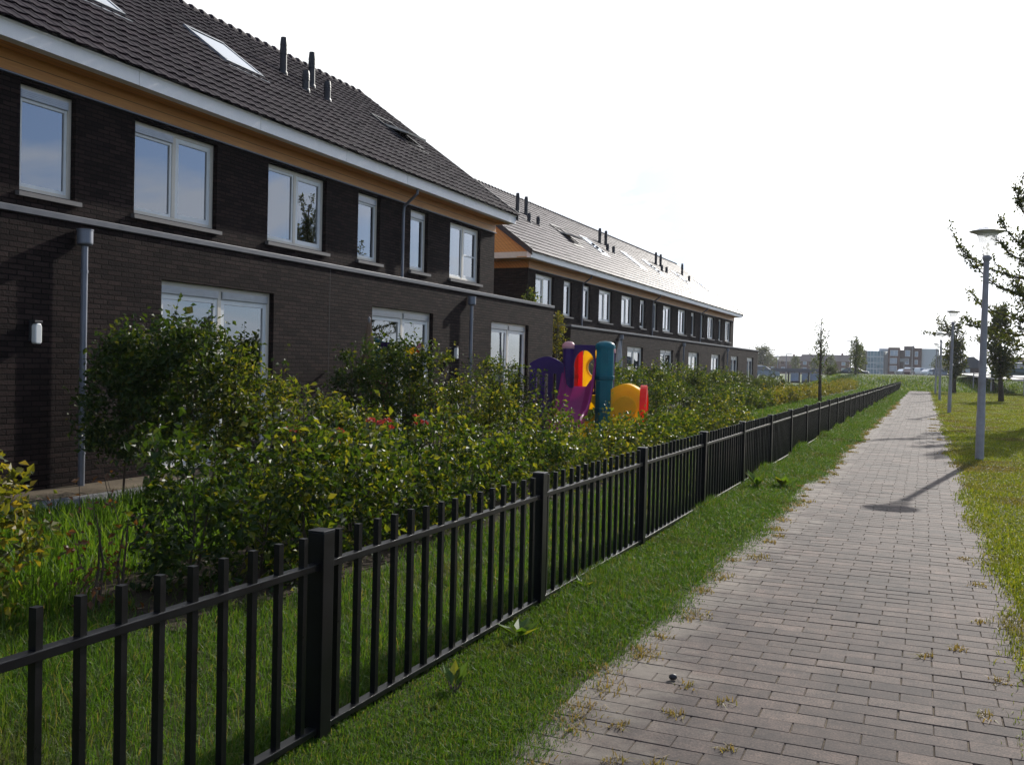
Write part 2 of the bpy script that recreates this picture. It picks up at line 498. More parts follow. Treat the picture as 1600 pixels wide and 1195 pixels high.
def blades_mesh(name, X, Y, Z, h, w, rng, lean=0.45):
    n = len(X); an = rng.uniform(0, 2*np.pi, n); la = rng.uniform(0, 2*np.pi, n)
    le = np.abs(rng.normal(0, lean, n))*h
    B = np.stack([X, Y, Z], 1)
    S_ = np.stack([np.cos(an), np.sin(an), np.zeros(n)], 1)
    T = np.stack([np.cos(la), np.sin(la), np.zeros(n)], 1)*le[:, None]
    zz = np.zeros((n, 3)); zz[:, 2] = 1
    hh = h[:, None]; ww = w[:, None]
    mid = B + zz*hh*0.6 + T*0.32; tip = B + zz*hh*np.clip(1-0.25*(le/np.maximum(h, 1e-6))**2, 0.3, 1)[:, None] + T
    V = np.stack([B-S_*ww*.5, B+S_*ww*.5, mid-S_*ww*.42, mid+S_*ww*.42, tip-S_*ww*.07, tip+S_*ww*.07], 1).reshape(-1, 3)
    k = np.arange(n)[:, None]*6
    F = np.concatenate([k+np.array([[0, 1, 3, 2]]), k+np.array([[2, 3, 5, 4]])], 1).reshape(-1, 4)
    return mesh_np(name, V, F)

# ------------------------------------------------------------------ ground, path, bank, road
M['ground'] = mat_ground('grassy_soil', (0.035, 0.040, 0.014), (0.050, 0.060, 0.020), (0.075, 0.070, 0.030))
M['bankm'] = mat_ground('bank_turf', (0.040, 0.062, 0.014), (0.060, 0.090, 0.022), (0.095, 0.105, 0.032), 0.25)
M['soil'] = mat_ground('bare_soil', (0.07, 0.055, 0.04), (0.11, 0.088, 0.062), (0.17, 0.14, 0.10), 1.5)
M['asphalt'] = mat_ground('pale_road', (0.20, 0.20, 0.20), (0.25, 0.25, 0.24), (0.30, 0.29, 0.28), 0.5, 0.6)
M['slab'] = mat_ground('grey_terrace', (0.16, 0.16, 0.165), (0.20, 0.20, 0.205), (0.25, 0.245, 0.24), 1.2, 0.8)

def sheet(name, pts, m, kind='structure'):
    b = MB(); b.face(pts)
    return tag(b.build(name, m, fixn=False), kind=kind)

def flat(name, x0, x1, y0, y1, z, m): return sheet(name, [(x0, y0, z), (x1, y0, z), (x1, y1, z), (x0, y1, z)], m)

flat('ground', -1500, 1500, -300, 3000, 0.0, M['ground'])
flat('path_bed', -1.62, 0.66, -4, 103.2, 0.0045, M['soil'])
flat('garden_terrace', -9.49, -7.85, -6, 24.8, 0.012, M['slab'])
M['bed'] = mat_ground('dark_bed_soil', (0.022, 0.017, 0.011), (0.036, 0.027, 0.018), (0.06, 0.046, 0.03), 2.5)
flat('hedge_bed', -5.3, -3.9, 4.35, 25.5, 0.010, M['bed'])
flat('soil_strip', -9.49, -8.75, -6, 24.8, 0.016, M['soil'])

def edge_l(y): return -1.41 + 0.05*np.sin(y*0.83) + 0.04*np.sin(y*2.1+1) + 0.03*np.sin(y*5.3)
def edge_r(y): return 0.53 + 0.04*np.sin(y*0.71+2) + 0.04*np.sin(y*2.6) + 0.02*np.sin(y*6.1)

def make_path():
    rng = np.random.default_rng(3)
    pw, row, gap = 0.293, 0.134, 0.0042
    V = []; F = []
    y = -3.0; k = 0
    while y < 102.2:
        x = -1.53 + (0.5*pw if k % 2 else 0.0) + rng.normal(0, 0.006)
        if k % 2: xs = [(-1.53, x)]
        else: xs = []
        while x < 0.62:
            xs.append((x, min(x+pw, 0.64))); x += pw
        for a, b in xs:
            if b-a < 0.05: continue
            dz = rng.normal(0, 0.0009); t1, t2 = rng.normal(0, 0.0004, 2)
            j = rng.normal(0, 0.0009, 4)
            g = gap*(0.8+0.5*rng.random())
            x0, x1 = a+g/2+j[0], b-g/2+j[1]; y0, y1 = y+g/2+j[2], y+row-g/2+j[3]
            wv = lambda px, py: 0.014*math.sin(py*0.9+px*1.3)+0.007*math.sin(px*3.1+py*0.3)
            q = 0.003; zt = 0.0105+dz; i = len(V)
            for (px, py, pz) in ((x0, y0, 0.005), (x1, y0, 0.005), (x1, y1, 0.005), (x0, y1, 0.005),
                                 (x0+q, y0+q, zt+t1+t2), (x1-q, y0+q, zt-t1+t2), (x1-q, y1-q, zt-t1-t2), (x0+q, y1-q, zt+t1-t2)):
                V.append((px, py+wv(px, y), pz))
            for f in ((4, 5, 6, 7), (0, 1, 5, 4), (1, 2, 6, 5), (2, 3, 7, 6), (3, 0, 4, 7)): F.append([i+c for c in f])
        y += row; k += 1
    o = link('path', mesh_np('path', np.array(V), np.array(F)), M['paver'])
    tag(o, kind='structure')
make_path()

def hnoise(x, y, s=0):
    return (np.sin(x*0.31+y*0.17+s)+np.sin(x*0.13-y*0.23+1.7*s)+0.6*np.sin(x*0.71+y*0.53+s*2.3))/2.6

def bank_z(X, Y):
    X = np.asarray(X, float); Y = np.asarray(Y, float)
    foot = 103.5 + 0.02*(X-0)**1 - np.clip((X-8), 0, 60)*0.55
    t = np.clip((Y-foot)/17.0, 0, 1)
    z = 1.60*(t*t*(3-2*t))
    z = z - np.clip((-X-9.5)/3.5, 0, 1)*1.35*(t > 0) - np.clip((X-6)/10, 0, 1)*0.55
    return np.clip(z + hnoise(X*2, Y*2)*0.10*np.clip(t*4, 0, 1)*np.clip((1-t)*4, 0.15, 1), -0.3, 9) - 0.3*(t <= 0)

def make_bank():
    xs = np.concatenate([np.linspace(-900, -70, 12), np.linspace(-62, 62, 125), np.linspace(70, 900, 12)])
    ys = np.concatenate([np.linspace(66, 126, 61), np.array([140, 170, 230, 330, 500, 900, 1800])])
    XX, YY = np.meshgrid(xs, ys)
    ZZ = bank_z(XX, YY)
    far = YY > 126
    ZZ = np.where(far, bank_z(XX, np.full_like(YY, 126.0)), ZZ)
    V = np.stack([XX, YY, ZZ], -1).reshape(-1, 3)
    nx, ny = len(xs), len(ys)
    i = (np.arange(ny-1)[:, None]*nx+np.arange(nx-1)[None]).reshape(-1, 1)
    F = np.concatenate([i, i+1, i+nx+1, i+nx], 1)
    tag(link('bank', mesh_np('bank', V, F), M['bankm'], smooth=True), kind='structure')
make_bank()

def make_road():
    # main road along the top of the bank, and the pale branch that drops away to the right
    b = MB()
    xs = [-200, -60, -30, -18, -12, -8, -4, 0, 4, 8]
    for x0, x1 in zip(xs[:-1], xs[1:]):
        b.face([(x0, 123.5, float(bank_z(x0, 126))+0.05), (x1, 123.5, float(bank_z(x1, 126))+0.05), (x1, 131, float(bank_z(x1, 126))+0.055), (x0, 131, float(bank_z(x0, 126))+0.055)])
    pts = [(3, 117, 1.86, 1.98), (5.5, 107, 1.62, 1.84), (8, 97, 1.36, 1.80), (12, 87, 1.15, 1.72), (20, 78, 1.0, 1.55), (34, 70, 0.9, 1.4)]
    for (xa, ya, za, zb), (xc, yc, zc, zd) in zip(pts[:-1], pts[1:]):
        b.face([(xa, ya, za), (xc, yc, zc), (xc+2.6, yc+5.5, zd), (xa+2.6, ya+5.5, zb)])
    tag(b.build('road', M['asphalt'], fixn=False), kind='structure')
make_road()

# ------------------------------------------------------------------ terraced houses
def wall_grid(b, plane, c, u0, u1, v0, v1, holes, depth=0.13, flip=False):
    """brick wall in plane 'x' (u=y) or 'y' (u=x) at coordinate c with real openings and reveals"""
    us = sorted({u0, u1, *[h[0] for h in holes], *[h[1] for h in holes]})
    vs = sorted({v0, v1, *[h[2] for h in holes], *[h[3] for h in holes]})
    us = [u for u in us if u0 <= u <= u1]; vs = [v for v in vs if v0 <= v <= v1]
    def P(u, v, d=0.0): return (c-d, u, v) if plane == 'x' else (u, c+d, v)
    def add(q, uv):
        if flip: q = q[::-1]; uv = uv[::-1]
        b.face(q, uv)
    for a0, a1 in zip(us[:-1], us[1:]):
        for b0, b1 in zip(vs[:-1], vs[1:]):
            um, vm = (a0+a1)/2, (b0+b1)/2
            if any(h[0] < um < h[1] and h[2] < vm < h[3] for h in holes): continue
            add([P(a0, b0), P(a1, b0), P(a1, b1), P(a0, b1)], [(a0, b0), (a1, b0), (a1, b1), (a0, b1)])
    for h0, h1, k0, k1 in holes:
        add([P(h0, k0), P(h0, k1), P(h0, k1, depth), P(h0, k0, depth)], [(h0, k0), (h0, k1), (h0+depth, k1), (h0+depth, k0)])
        add([P(h1, k0), P(h1, k0, depth), P(h1, k1, depth), P(h1, k1)], [(h1, k0), (h1+depth, k0), (h1+depth, k1), (h1, k1)])
        add([P(h0, k1), P(h1, k1), P(h1, k1, depth), P(h0, k1, depth)], [(h0, k1), (h1, k1), (h1, k1+depth), (h0, k1+depth)])
        add([P(h0, k0), P(h0, k0, depth), P(h1, k0, depth), P(h1, k0)], [(h0, k0), (h0, k0+depth), (h1, k0+depth), (h1, k0)])

def curtain(win, X, y0, y1, z0, z1, rng, folds=26):
    n = max(8, int((y1-y0)*folds)); b = MB()
    ph = rng.uniform(0, 6, 3)
    def off(y): return 0.018*math.sin(y*40+ph[0])+0.012*math.sin(y*23+ph[1])
    ys = [y0+(y1-y0)*k/n for k in range(n+1)]
    for a, c in zip(ys[:-1], ys[1:]):
        b.face([(X+off(a), a, z0), (X+off(c), c, z0), (X+off(c)*0.6, c, z1), (X+off(a)*0.6, a, z1)])
    b.build('curtain', M['curtain'], win, smooth=True, fixn=False)

def window(bld, X, y0, y1, z0, z1, rng, lights=2, vent=True, door=False, screen=False, curt=None, split=0.5):
    """outer frame is the part; panes, sashes, vent, sill and curtain are its sub-parts"""
    xf, xb = X-0.09, X-0.155             # front and back of the outer frame
    t = 0.065
    f = MB()
    f.box(xb, xf, y0, y0+t, z0, z1); f.box(xb, xf, y1-t, y1, z0, z1)
    f.box(xb, xf-0.001, y0+t, y1-t, z1-t, z1); f.box(xb, xf-0.001, y0+t, y1-t, z0, z0+t)
    spans = [(y0+t, y1-t)]
    if lights == 2:
        ym = y0+(y1-y0)*split
        f.box(xb, xf-0.002, ym-0.04, ym+0.04, z0+t, z1-t)
        spans = [(y0+t, ym-0.04), (ym+0.04, y1-t)]
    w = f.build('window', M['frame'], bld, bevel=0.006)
    for k, (a, c) in enumerate(spans):
        sw = 0.075 if (k == 1 or door) else 0.045
        top = z1-t
        if vent and (k == 0 or lights == 1 or door):
            v = MB()
            v.box(xb+0.02, xf+0.015, a, c, top-0.105, top)
            for q in range(4): v.box(xf+0.015, xf+0.022, a+0.01, c-0.01, top-0.095+q*0.024, top-0.083+q*0.024)
            v.build('vent_grille', M['grill'], w)
            top -= 0.107
        s_ = MB(); xs0, xs1 = xb+0.012, xf-0.012
        s_.box(xs0, xs1, a, a+sw, z0+t, top); s_.box(xs0, xs1, c-sw, c, z0+t, top)
        s_.box(xs0, xs1-0.001, a+sw, c-sw, top-sw, top); s_.box(xs0, xs1-0.001, a+sw, c-sw, z0+t, z0+t+sw)
        if screen and k == (1 if screen == 'r' else 0):
            zm = (z0+top)/2; s_.box(xs0, xs1-0.002, a+sw, c-sw, zm-0.018, zm+0.018)
        s_.build('sash', M['sash'], w, bevel=0.004)
        p = MB(); xg = xb+0.03
        p.box(xg-0.012, xg, a+sw-0.004, c-sw+0.004, z0+t+sw-0.004, top-sw+0.004)
        p.build('pane', M['glass'], w)
        if curt and curt[k]:
            lo, hi, zz = curt[k]
            curtain(w, X-0.30, a+(c-a)*lo, a+(c-a)*hi, z0+0.05+(z1-z0)*zz, z1-0.1, rng)
    if not door:
        sl = MB()
        sl.prism([(X-0.10, z0-0.065), (X+0.075, z0-0.085), (X+0.075, z0-0.025), (X-0.10, z0-0.003)], 'y', y0-0.06, y1+0.06)
        sl.build('sill', M['sill'], w)
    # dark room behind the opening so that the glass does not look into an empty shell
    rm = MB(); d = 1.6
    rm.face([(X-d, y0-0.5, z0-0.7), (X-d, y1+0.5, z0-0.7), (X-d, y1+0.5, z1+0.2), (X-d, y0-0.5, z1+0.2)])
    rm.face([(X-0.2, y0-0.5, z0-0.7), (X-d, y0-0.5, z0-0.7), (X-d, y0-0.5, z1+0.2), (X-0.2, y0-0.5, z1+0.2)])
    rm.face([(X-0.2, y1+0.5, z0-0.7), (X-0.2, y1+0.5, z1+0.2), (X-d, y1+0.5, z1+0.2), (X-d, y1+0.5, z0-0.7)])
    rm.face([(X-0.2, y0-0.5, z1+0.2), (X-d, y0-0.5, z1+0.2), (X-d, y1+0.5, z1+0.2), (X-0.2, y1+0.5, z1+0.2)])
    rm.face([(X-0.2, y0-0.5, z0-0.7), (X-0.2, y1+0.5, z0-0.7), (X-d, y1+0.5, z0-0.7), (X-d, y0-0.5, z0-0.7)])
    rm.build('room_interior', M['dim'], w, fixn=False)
    return w

def tile_roof(bld, name, xe, ze, pitch, y0, y1, slope, samples, tw=0.235, gauge=0.315, roll=0.021, tmat='tile'):
    """courses of curved interlocking tiles laid from the eave (xe, ze) up the slope"""
    cols = int(round((y1-y0)/tw)); tw = (y1-y0)/cols
    courses = int(round(slope/gauge)); gauge = slope/courses
    c, s = math.cos(pitch), math.sin(pitch)
    rng = np.random.default_rng(len(name)+cols)
    u = np.linspace(0, 1, samples+1)
    prof = roll*np.exp(-((u-0.80)/0.12)**2) + 0.15*roll*np.cos(u*2*np.pi*2)
    prof[0] = prof[-1] = 0.006
    sx = -1.0
    Vs = []; Fs = []; base = 0
    n = samples+1
    for k in range(courses):
        t0 = k*gauge-0.045; t1 = (k+1)*gauge
        for j in range(cols):
            ya = y0+j*tw+rng.normal(0, 0.002); jit = rng.normal(0, 0.003); jz = rng.normal(0, 0.0025)
            yy = ya+u*tw*0.992
            low = 0.034+jz+prof; up = 0.004+jz+prof
            def pt(t, h): return np.stack([np.full(n, 0.0)+xe-t*c+h*s, yy, np.full(n, 0.0)+ze+t*s+h*c], 1)
            A = pt(t0+jit, low-0.022); B = pt(t0+jit, low); C = pt(t1, up)
            Vs.append(np.concatenate([A, B, C]))
            i = base+np.arange(samples)[:, None]
            Fs.append(np.concatenate([np.concatenate([i, i+1, i+n+1, i+n], 1), np.concatenate([i+n, i+n+1, i+2*n+1, i+2*n], 1)]))
            base += 3*n
    me = mesh_np(name, np.concatenate(Vs), np.concatenate(Fs))
    o = link(name, me, M[tmat], bld)
    return o

def downpipe(bld, x, y, ztop, zbot, hopper=True, swan=None, rad=0.04):
    b = MB()
    if hopper:
        pts = [(x+0.10, y, ztop-0.15), (x+0.10, y, zbot)]
        b.lathe([(0.001, -0.19), (0.05, -0.185), (0.088, -0.165), (0.092, -0.15), (0.092, 0.0), (0.098, 0.003), (0.098, 0.015), (0.08, 0.015), (0.001, -0.01)], (x+0.102, y, ztop), 24)
        b.tube(pts, rad, 12)
        for z in np.arange(zbot+0.4, ztop-0.4, 1.1): b.tube([(x+0.10, y, z), (x+0.10, y, z+0.035)], rad+0.006, 12)
    else:
        b.tube(swan + [(x+0.07, y, zbot)], rad, 10)
    return b.build('downpipe', M['zinc'], bld, smooth=False)

def flue(bld, x, y, z, h, r=0.078):
    b = MB()
    b.lathe([(r*1.35, -0.15), (r*1.3, 0.05), (r*1.05, 0.10), (r, h*0.55), (r*1.12, h*0.56), (r*1.05, h*0.66), (r*1.12, h*0.67), (r*1.02, h*0.78), (r*1.1, h*0.79), (r*0.86, h), (0.001, h)], (x, y, z), 14)
    b.prism([(x+0.16, z-0.10), (x-0.16, z+0.14), (x-0.15, z+0.17), (x+0.17, z-0.07)], 'y', y-0.13, y+0.13)
    return b.build('flue', M['darkplastic'], bld, smooth=False)

def skylight(bld, xt, xb, y0, y1, zf, pitch, opened=0.0):
    """xt upper x, xb lower x; zf(x) gives the roof plane height"""
    c, s = math.cos(pitch), math.sin(pitch)
    L = (xb-xt)/c
    def P(u, y, h): return (xt+u*c+h*s, y, zf(xt)-u*s+h*c)
    b = MB(); w = 0.07
    def bar(u0, u1, ya, yb, h0, h1):
        i = len(b.v)
        b.v += [P(u0, ya, h0), P(u1, ya, h0), P(u1, yb, h0), P(u0, yb, h0), P(u0, ya, h1), P(u1, ya, h1), P(u1, yb, h1), P(u0, yb, h1)]
        for q in ((0, 3, 2, 1), (4, 5, 6, 7), (0, 1, 5, 4), (1, 2, 6, 5), (2, 3, 7, 6), (3, 0, 4, 7)): b.f.append([i+k for k in q])
    bar(0, w, y0, y1, 0.0, 0.10); bar(L-w, L, y0, y1, 0.0, 0.09)
    bar(w, L-w, y0, y0+w, 0.0, 0.095); bar(w, L-w, y1-w, y1, 0.0, 0.095)
    bar(L, L+0.16, y0-0.05, y1+0.05, 0.03, 0.055)
    f = b.build('skylight', M['grill'] if opened == 0 else M['darkplastic'], bld)
    g = MB()
    if opened == 0:
        g.face([P(w, y0+w, 0.085), P(L-w, y0+w, 0.085), P(L-w, y1-w, 0.085), P(w, y1-w, 0.085)])
        g.build('pane', M['roofglass'], f, fixn=False)
    else:
        # centre-hung sash swung open: its lower half stands out of the roof
        mid = L/2; a = opened
        def Q(u, y, h):
            du = u-mid; return P(mid+du*math.cos(a)-h*math.sin(a), y, 0.10+du*math.sin(a)+h*math.cos(a))
        sb = MB()
        def sbar(u0, u1, ya, yb):
            i = len(sb.v)
            sb.v += [Q(u0, ya, 0), Q(u1, ya, 0), Q(u1, yb, 0), Q(u0, yb, 0), Q(u0, ya, .05), Q(u1, ya, .05), Q(u1, yb, .05), Q(u0, yb, .05)]
            for q in ((0, 3, 2, 1), (4, 5, 6, 7), (0, 1, 5, 4), (1, 2, 6, 5), (2, 3, 7, 6), (3, 0, 4, 7)): sb.f.append([i+k for k in q])
        sbar(0.06, 0.13, y0+0.05, y1-0.05); sbar(L-0.13, L-0.06, y0+0.05, y1-0.05)
        sbar(0.13, L-0.13, y0+0.05, y0+0.12); sbar(0.13, L-0.13, y1-0.12, y1-0.05)
        sb.build('sash', M['frame'], f)
        g.face([Q(0.13, y0+0.12, 0.03), Q(L-0.13, y0+0.12, 0.03), Q(L-0.13, y1-0.12, 0.03), Q(0.13, y1-0.12, 0.03)])
        g.build('pane', M['roofglass'], f, fixn=False)
    return f

def terrace(label, loc, rot, y0, y1, yu1, cap, upx, eave, wins, gwins, pipes, hoppers, lights, flues, roof0, roof1, samples, seed, seams, roll=0.021, tmat='tile', joints=()):
    rng = np.random.default_rng(seed)
    bld = thing('terraced_houses', label, 'houses', loc, rot)
    pitch = R(36.7); ze = 5.74
    span = 5.05; xr = eave-span; zr = ze+span*math.tan(pitch); xback = xr-(span)
    uh = [(w[0], w[1], w[2], w[3]) for w in wins]
    gh = [(w[0], w[1], w[2], w[3]) for w in gwins]
    b = MB()
    wall_grid(b, 'x', 0.0, y0, y1, -0.2, cap-0.05, gh)
    wall_grid(b, 'x', upx, y0, yu1, cap-0.25, 5.62, uh)
    wall_grid(b, 'y', y0, upx, 0.0, -0.2, cap-0.05, [])
    wall_grid(b, 'y', y1, upx, 0.0, -0.2, cap-0.05, [], flip=True)
    wall_grid(b, 'y', y0, xback+0.4, upx, -0.2, 5.62, [])
    wall_grid(b, 'y', yu1, xback+0.4, upx, -0.2, 5.62, [], flip=True)
    wall_grid(b, 'x', xback+0.4, y0, yu1, -0.2, 5.6, [], flip=True)
    for yy in (y0, yu1):
        tri = [(xback+0.4, yy, 5.6), (upx, yy, 5.6), (xr, yy, zr-0.35)]
        b.face(tri, [(p[0], p[2]) for p in tri])
    b.build('brick_wall', M['brick'], bld, fixn=False)
    for yj in joints:
        jb = MB(); jb.box(-0.004, 0.003, yj-0.006, yj+0.006, 0.0, cap-0.09); jb.build('movement_joint', M['darkplastic'], bld)
    # flat roof and metal edge trim of the ground-floor extension
    f = MB(); f.box(upx+0.002, -0.05, y0+0.05, y1-0.05, cap-0.16, cap-0.06); f.build('flat_roof', M['flatroof'], bld)
    t = MB()
    t.box(-0.06, 0.028, y0-0.02, y1+0.028, cap-0.075, cap)
    t.box(upx+0.01, -0.061, y1-0.05, y1+0.027, cap-0.075, cap-0.001); t.box(upx+0.01, -0.061, y0-0.021, y0+0.05, cap-0.075, cap-0.001)
    t.build('roof_edge_trim', M['trim'], bld, bevel=0.005)
    # roof planes
    slope = span/math.cos(pitch)
    ry0, ry1 = y0-roof0, yu1+roof1
    ro = tile_roof(bld, 'roof', eave+0.05, ze, pitch, ry0, ry1, slope+0.05, samples, roll=roll, tmat=tmat)
    bk = MB()
    bk.face([(eave, ry0+0.02, ze-0.03), (eave, ry1-0.02, ze-0.03), (xr, ry1-0.02, zr-0.03), (xr, ry0+0.02, zr-0.03)])
    bk.face([(xr, ry0+0.02, zr+0.01), (xr, ry1-0.02, zr+0.01), (xback-0.1, ry1-0.02, ze-0.05), (xback-0.1, ry0+0.02, ze-0.05)])
    bk.build('roof_underside', M['darkplastic'], ro, fixn=False)
    rd = MB(); n = int((ry1-ry0)/0.333)
    for k in range(n):
        a = ry0+k*(ry1-ry0)/n; e = a+(ry1-ry0)/n*1.08
        rd.tube([(xr, a, zr-0.035+0.0), (xr, a+0.05, zr-0.025), (xr, e, zr-0.05)], [0.105, 0.140, 0.10], 10)
    rd.build('ridge_tiles', M['tile'], ro)
    for yy, sg in ((ry0, -1), (ry1, 1)):
        vg = MB()
        vg.prism([(eave+0.06, ze-0.16), (eave+0.06, ze+0.07), (xr, zr+0.07), (xr, zr-0.16)], 'y', yy, yy+sg*0.045)
        vg.build('verge_board', M['darkplastic'], ro)
    # box gutter in lengths, soffit boards and frieze
    g = MB(); ys = [ry0]+[s for s in seams if ry0 < s < ry1]+[ry1]
    for a, e in zip(ys[:-1], ys[1:]):
        g.box(eave-0.16, eave, a+0.006, e-0.006, 5.50, 5.715)
        g.box(eave-0.002, eave+0.018, a+0.006, e-0.006, 5.698, 5.722)
    g.box(eave-0.15, eave-0.012, ry0+0.02, ry1-0.02, 5.51, 5.69, 0)
    g.build('gutter', M['white'], bld)
    sf = MB(); sf.box(upx-0.0, eave-0.16, ry0+0.01, ry1-0.01, 5.515, 5.54); sf.build('soffit', M['wood'], bld)
    fz = MB(); fz.box(upx+0.004, upx+0.03, y0+0.0, yu1, 5.245, 5.512); fz.build('frieze_board', M['wood'], bld)
    st = MB(); st.box(upx+0.004, upx+0.05, y0, yu1+0.02, 5.225, 5.243); st.build('frieze_trim', M['zinc'], bld)
    # timber clad gable ends
    for yy, o_, yw in ((ry0, 1, y0), (ry1, -1, yu1)):
        gb = MB(); yc = yy+o_*0.06
        gb.prism([(xback+0.2, 5.72), (eave-0.02, 5.72), (xr, zr-0.12)], 'y', yc, yc+o_*0.03)
        gb.build('gable_boards', M['wood_x'], bld)
        gs = MB(); lo, hi = sorted((yc, yw))
        if hi-lo > 0.05: gs.box(xback+0.2, upx, lo, hi, 5.517, 5.542); gs.build('gable_soffit', M['wood_x'], bld)
        gt = MB(); a, e = sorted((yy+o_*0.02, yy+o_*0.12)); gt.box(xback+0.2, eave-0.165, a, e, 5.50, 5.712); gt.build('gable_band', M['frame'], bld)
        gf = MB(); a, e = sorted((yw-o_*0.004, yw-o_*0.03)); gf.box(xback+0.4, upx-0.0, a, e, 5.25, 5.512); gf.build('gable_frieze', M['wood_x'], bld)
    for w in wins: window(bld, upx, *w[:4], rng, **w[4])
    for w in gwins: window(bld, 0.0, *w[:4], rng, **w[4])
    for y in pipes:
        downpipe(bld, upx, y, 5.2, cap-0.06, False, [(eave-0.08, y, 5.505), (eave-0.09, y, 5.40), (upx+0.09, y, 5.14), (upx+0.07, y, 5.0)], 0.033)
    for y in hoppers: downpipe(bld, 0.0, y, cap-0.17, 0.0)
    zf = lambda x: ze+(eave-x)*math.tan(pitch)
    for xt, xb, a, e, op in lights: skylight(bld, xt, xb, a, e, zf, pitch, op)
    for x, y, h in flues: flue(bld, x, y, zf(x), h)
    return bld

Z0, Z1 = 3.76, 5.17
C = (0.0, 1.0, 0.0)
two = lambda **k: dict(lights=2, **k)
one = lambda **k: dict(lights=1, **k)
W1 = [(-1.55, -0.65, Z0, Z1, one()), (0.6, 2.42, Z0, Z1, two()), (3.8, 5.62, Z0, Z1, two()), (6.35, 7.25, Z0, Z1, one()),
      (9.05, 9.95, Z0, Z1, one(curt=[(0.0, 1.0, 0.0)])), (11.04, 12.87, Z0, Z1, two(curt=[C, C])), (14.23, 16.07, Z0, Z1, two(vent=False, curt=[None, (0.0, 0.5, 0.0)])),
      (17.23, 18.12, Z0, Z1, one(curt=[(0.0, 1.0, 0.35)])), (19.46, 20.31, Z0, Z1, one()), (21.47, 23.25, Z0, Z1, two(vent=False, screen='r'))]
G1 = [(-0.6, 1.8, 0.02, 2.65, two(door=True, curt=[C, None])), (4.6, 7.0, 0.9, 2.65, two(curt=[None, C])),
      (10.05, 12.49, 0.02, 2.65, two(door=True, curt=[(0.0, 0.25, 0.0), C], split=0.52)), (15.43, 17.85, 0.02, 2.65, two(door=True, curt=[None, (0.5, 1.0, 0.0)], split=0.52)),
      (20.79, 23.12, 0.02, 2.65, two(door=True, curt=[(0.3, 1.0, 0.0), None]))]
terrace('long near terrace of dark brick houses with tiled roof and white gutter', (-9.5, 0, 0), 0.0, -8.0, 24.9, 24.16, 3.28, -1.5, -1.0,
        W1, G1, [19.0], [8.66, 19.48],
        [(-4.15, -3.05, 0.4, 1.5, 0), (-4.15, -3.05, 11.2, 12.3, 0), (-4.15, -3.06, 14.85, 16.0, 0), (-4.12, -3.05, 21.75, 22.8, R(16))],
        [(-4.15, 18.12, 0.86), (-4.15, 19.22, 0.86), (-3.58, 18.2, 0.5), (-3.58, 19.05, 0.5), (-4.15, 7.3, 0.95), (-4.15, 8.4, 0.95)], 0.3, 0.3, 8, 5,
        [-5, -2, 1, 4, 7.3, 10.6, 13.35, 16.0, 18.4, 21.2], joints=(3.2, 14.03))
W2 = []; G2 = []; PI2 = []; HO2 = []; SK2 = []; FL2 = []
SK_SPEC = [(8.3, R(20)), (12.15, 0), (18.8, 0), (23.0, 0), (29.8, 0), (36.2, 0)]
rr = random.Random(4)
for k, (y, kind) in enumerate([(0.75, 2), (3.72, 1), (6.0, 1), (8.1, 2), (11.4, 2), (14.5, 1), (16.75, 1), (18.9, 2), (22.2, 2), (25.35, 1), (27.7, 1), (29.88, 2), (33.2, 1), (35.45, 2)]):
    W2.append((y, y+(1.84 if kind == 2 else 0.95), 3.68, 5.12, (two if kind == 2 else one)(vent=rr.random() < 0.5, screen='l' if k == 0 else False,
              curt=[rr.choice([C, None, C]) for _ in range(kind)])))
for y in (6.93, 12.2, 17.8, 23.3, 29.0, 34.55):
    G2.append((y, y+2.35, 0.02, 2.55, two(door=True, curt=[rr.choice([C, None]), rr.choice([C, None])])))
for xt, op in SK_SPEC: SK2.append((-4.35, -3.15, xt, xt+1.15, op))
for y in (4.83, 5.75, 15.6, 16.6, 26.5, 27.6, 33.2): FL2.append((-4.4, y, 0.85))
for y in (4.6, 5.6, 15.0, 16.0, 25.6, 26.7, 32.6): FL2.append((-3.75, y, 0.42))
terrace('farther terrace of dark brick houses, set back beyond the near one, with timber gable', (-11.9, 33.0, 0), -R(0.94), 0.0, 38.7, 38.33, 3.14, -1.75, -1.2,
        W2, G2, [5.75, 16.6, 27.55], [5.74, 16.33, 27.41], SK2, FL2, 1.05, 0.3, 5, 9, [3.0*k for k in range(1, 13)], 0.008, 'flat_tile')

# ------------------------------------------------------------------ wall lamps
M['lampglass'] = simple('opal_lamp_cover', (0.75, 0.74, 0.70), 0.35, 0.5, var=0.03)
def wall_lamp(y, label):
    t = thing('wall_lamp', label, 'wall lamp', (-9.5, y, 1.855), 0, 'bulkhead lamps on the near terrace')
    b = MB(); b.box(0.002, 0.03, -0.055, 0.055, -0.10, 0.135); b.box(0.03, 0.10, -0.055, 0.055, 0.105, 0.135)
    b.build('back_plate', M['darkplastic'], t, bevel=0.004)
    c = MB()
    c.prism([(-0.045, -0.115), (-0.03, -0.135), (0.03, -0.135), (0.045, -0.115), (0.045, 0.07), (0.025, 0.103), (-0.025, 0.103), (-0.045, 0.07)], 'x', 0.031, 0.105)
    c.build('cover', M['lampglass'], t, bevel=0.015)
wall_lamp(8.02, 'white bulkhead lamp on brick wall left of the first rainwater pipe')
wall_lamp(18.83, 'white bulkhead lamp on brick wall above the hedge, left of the second rainwater pipe')

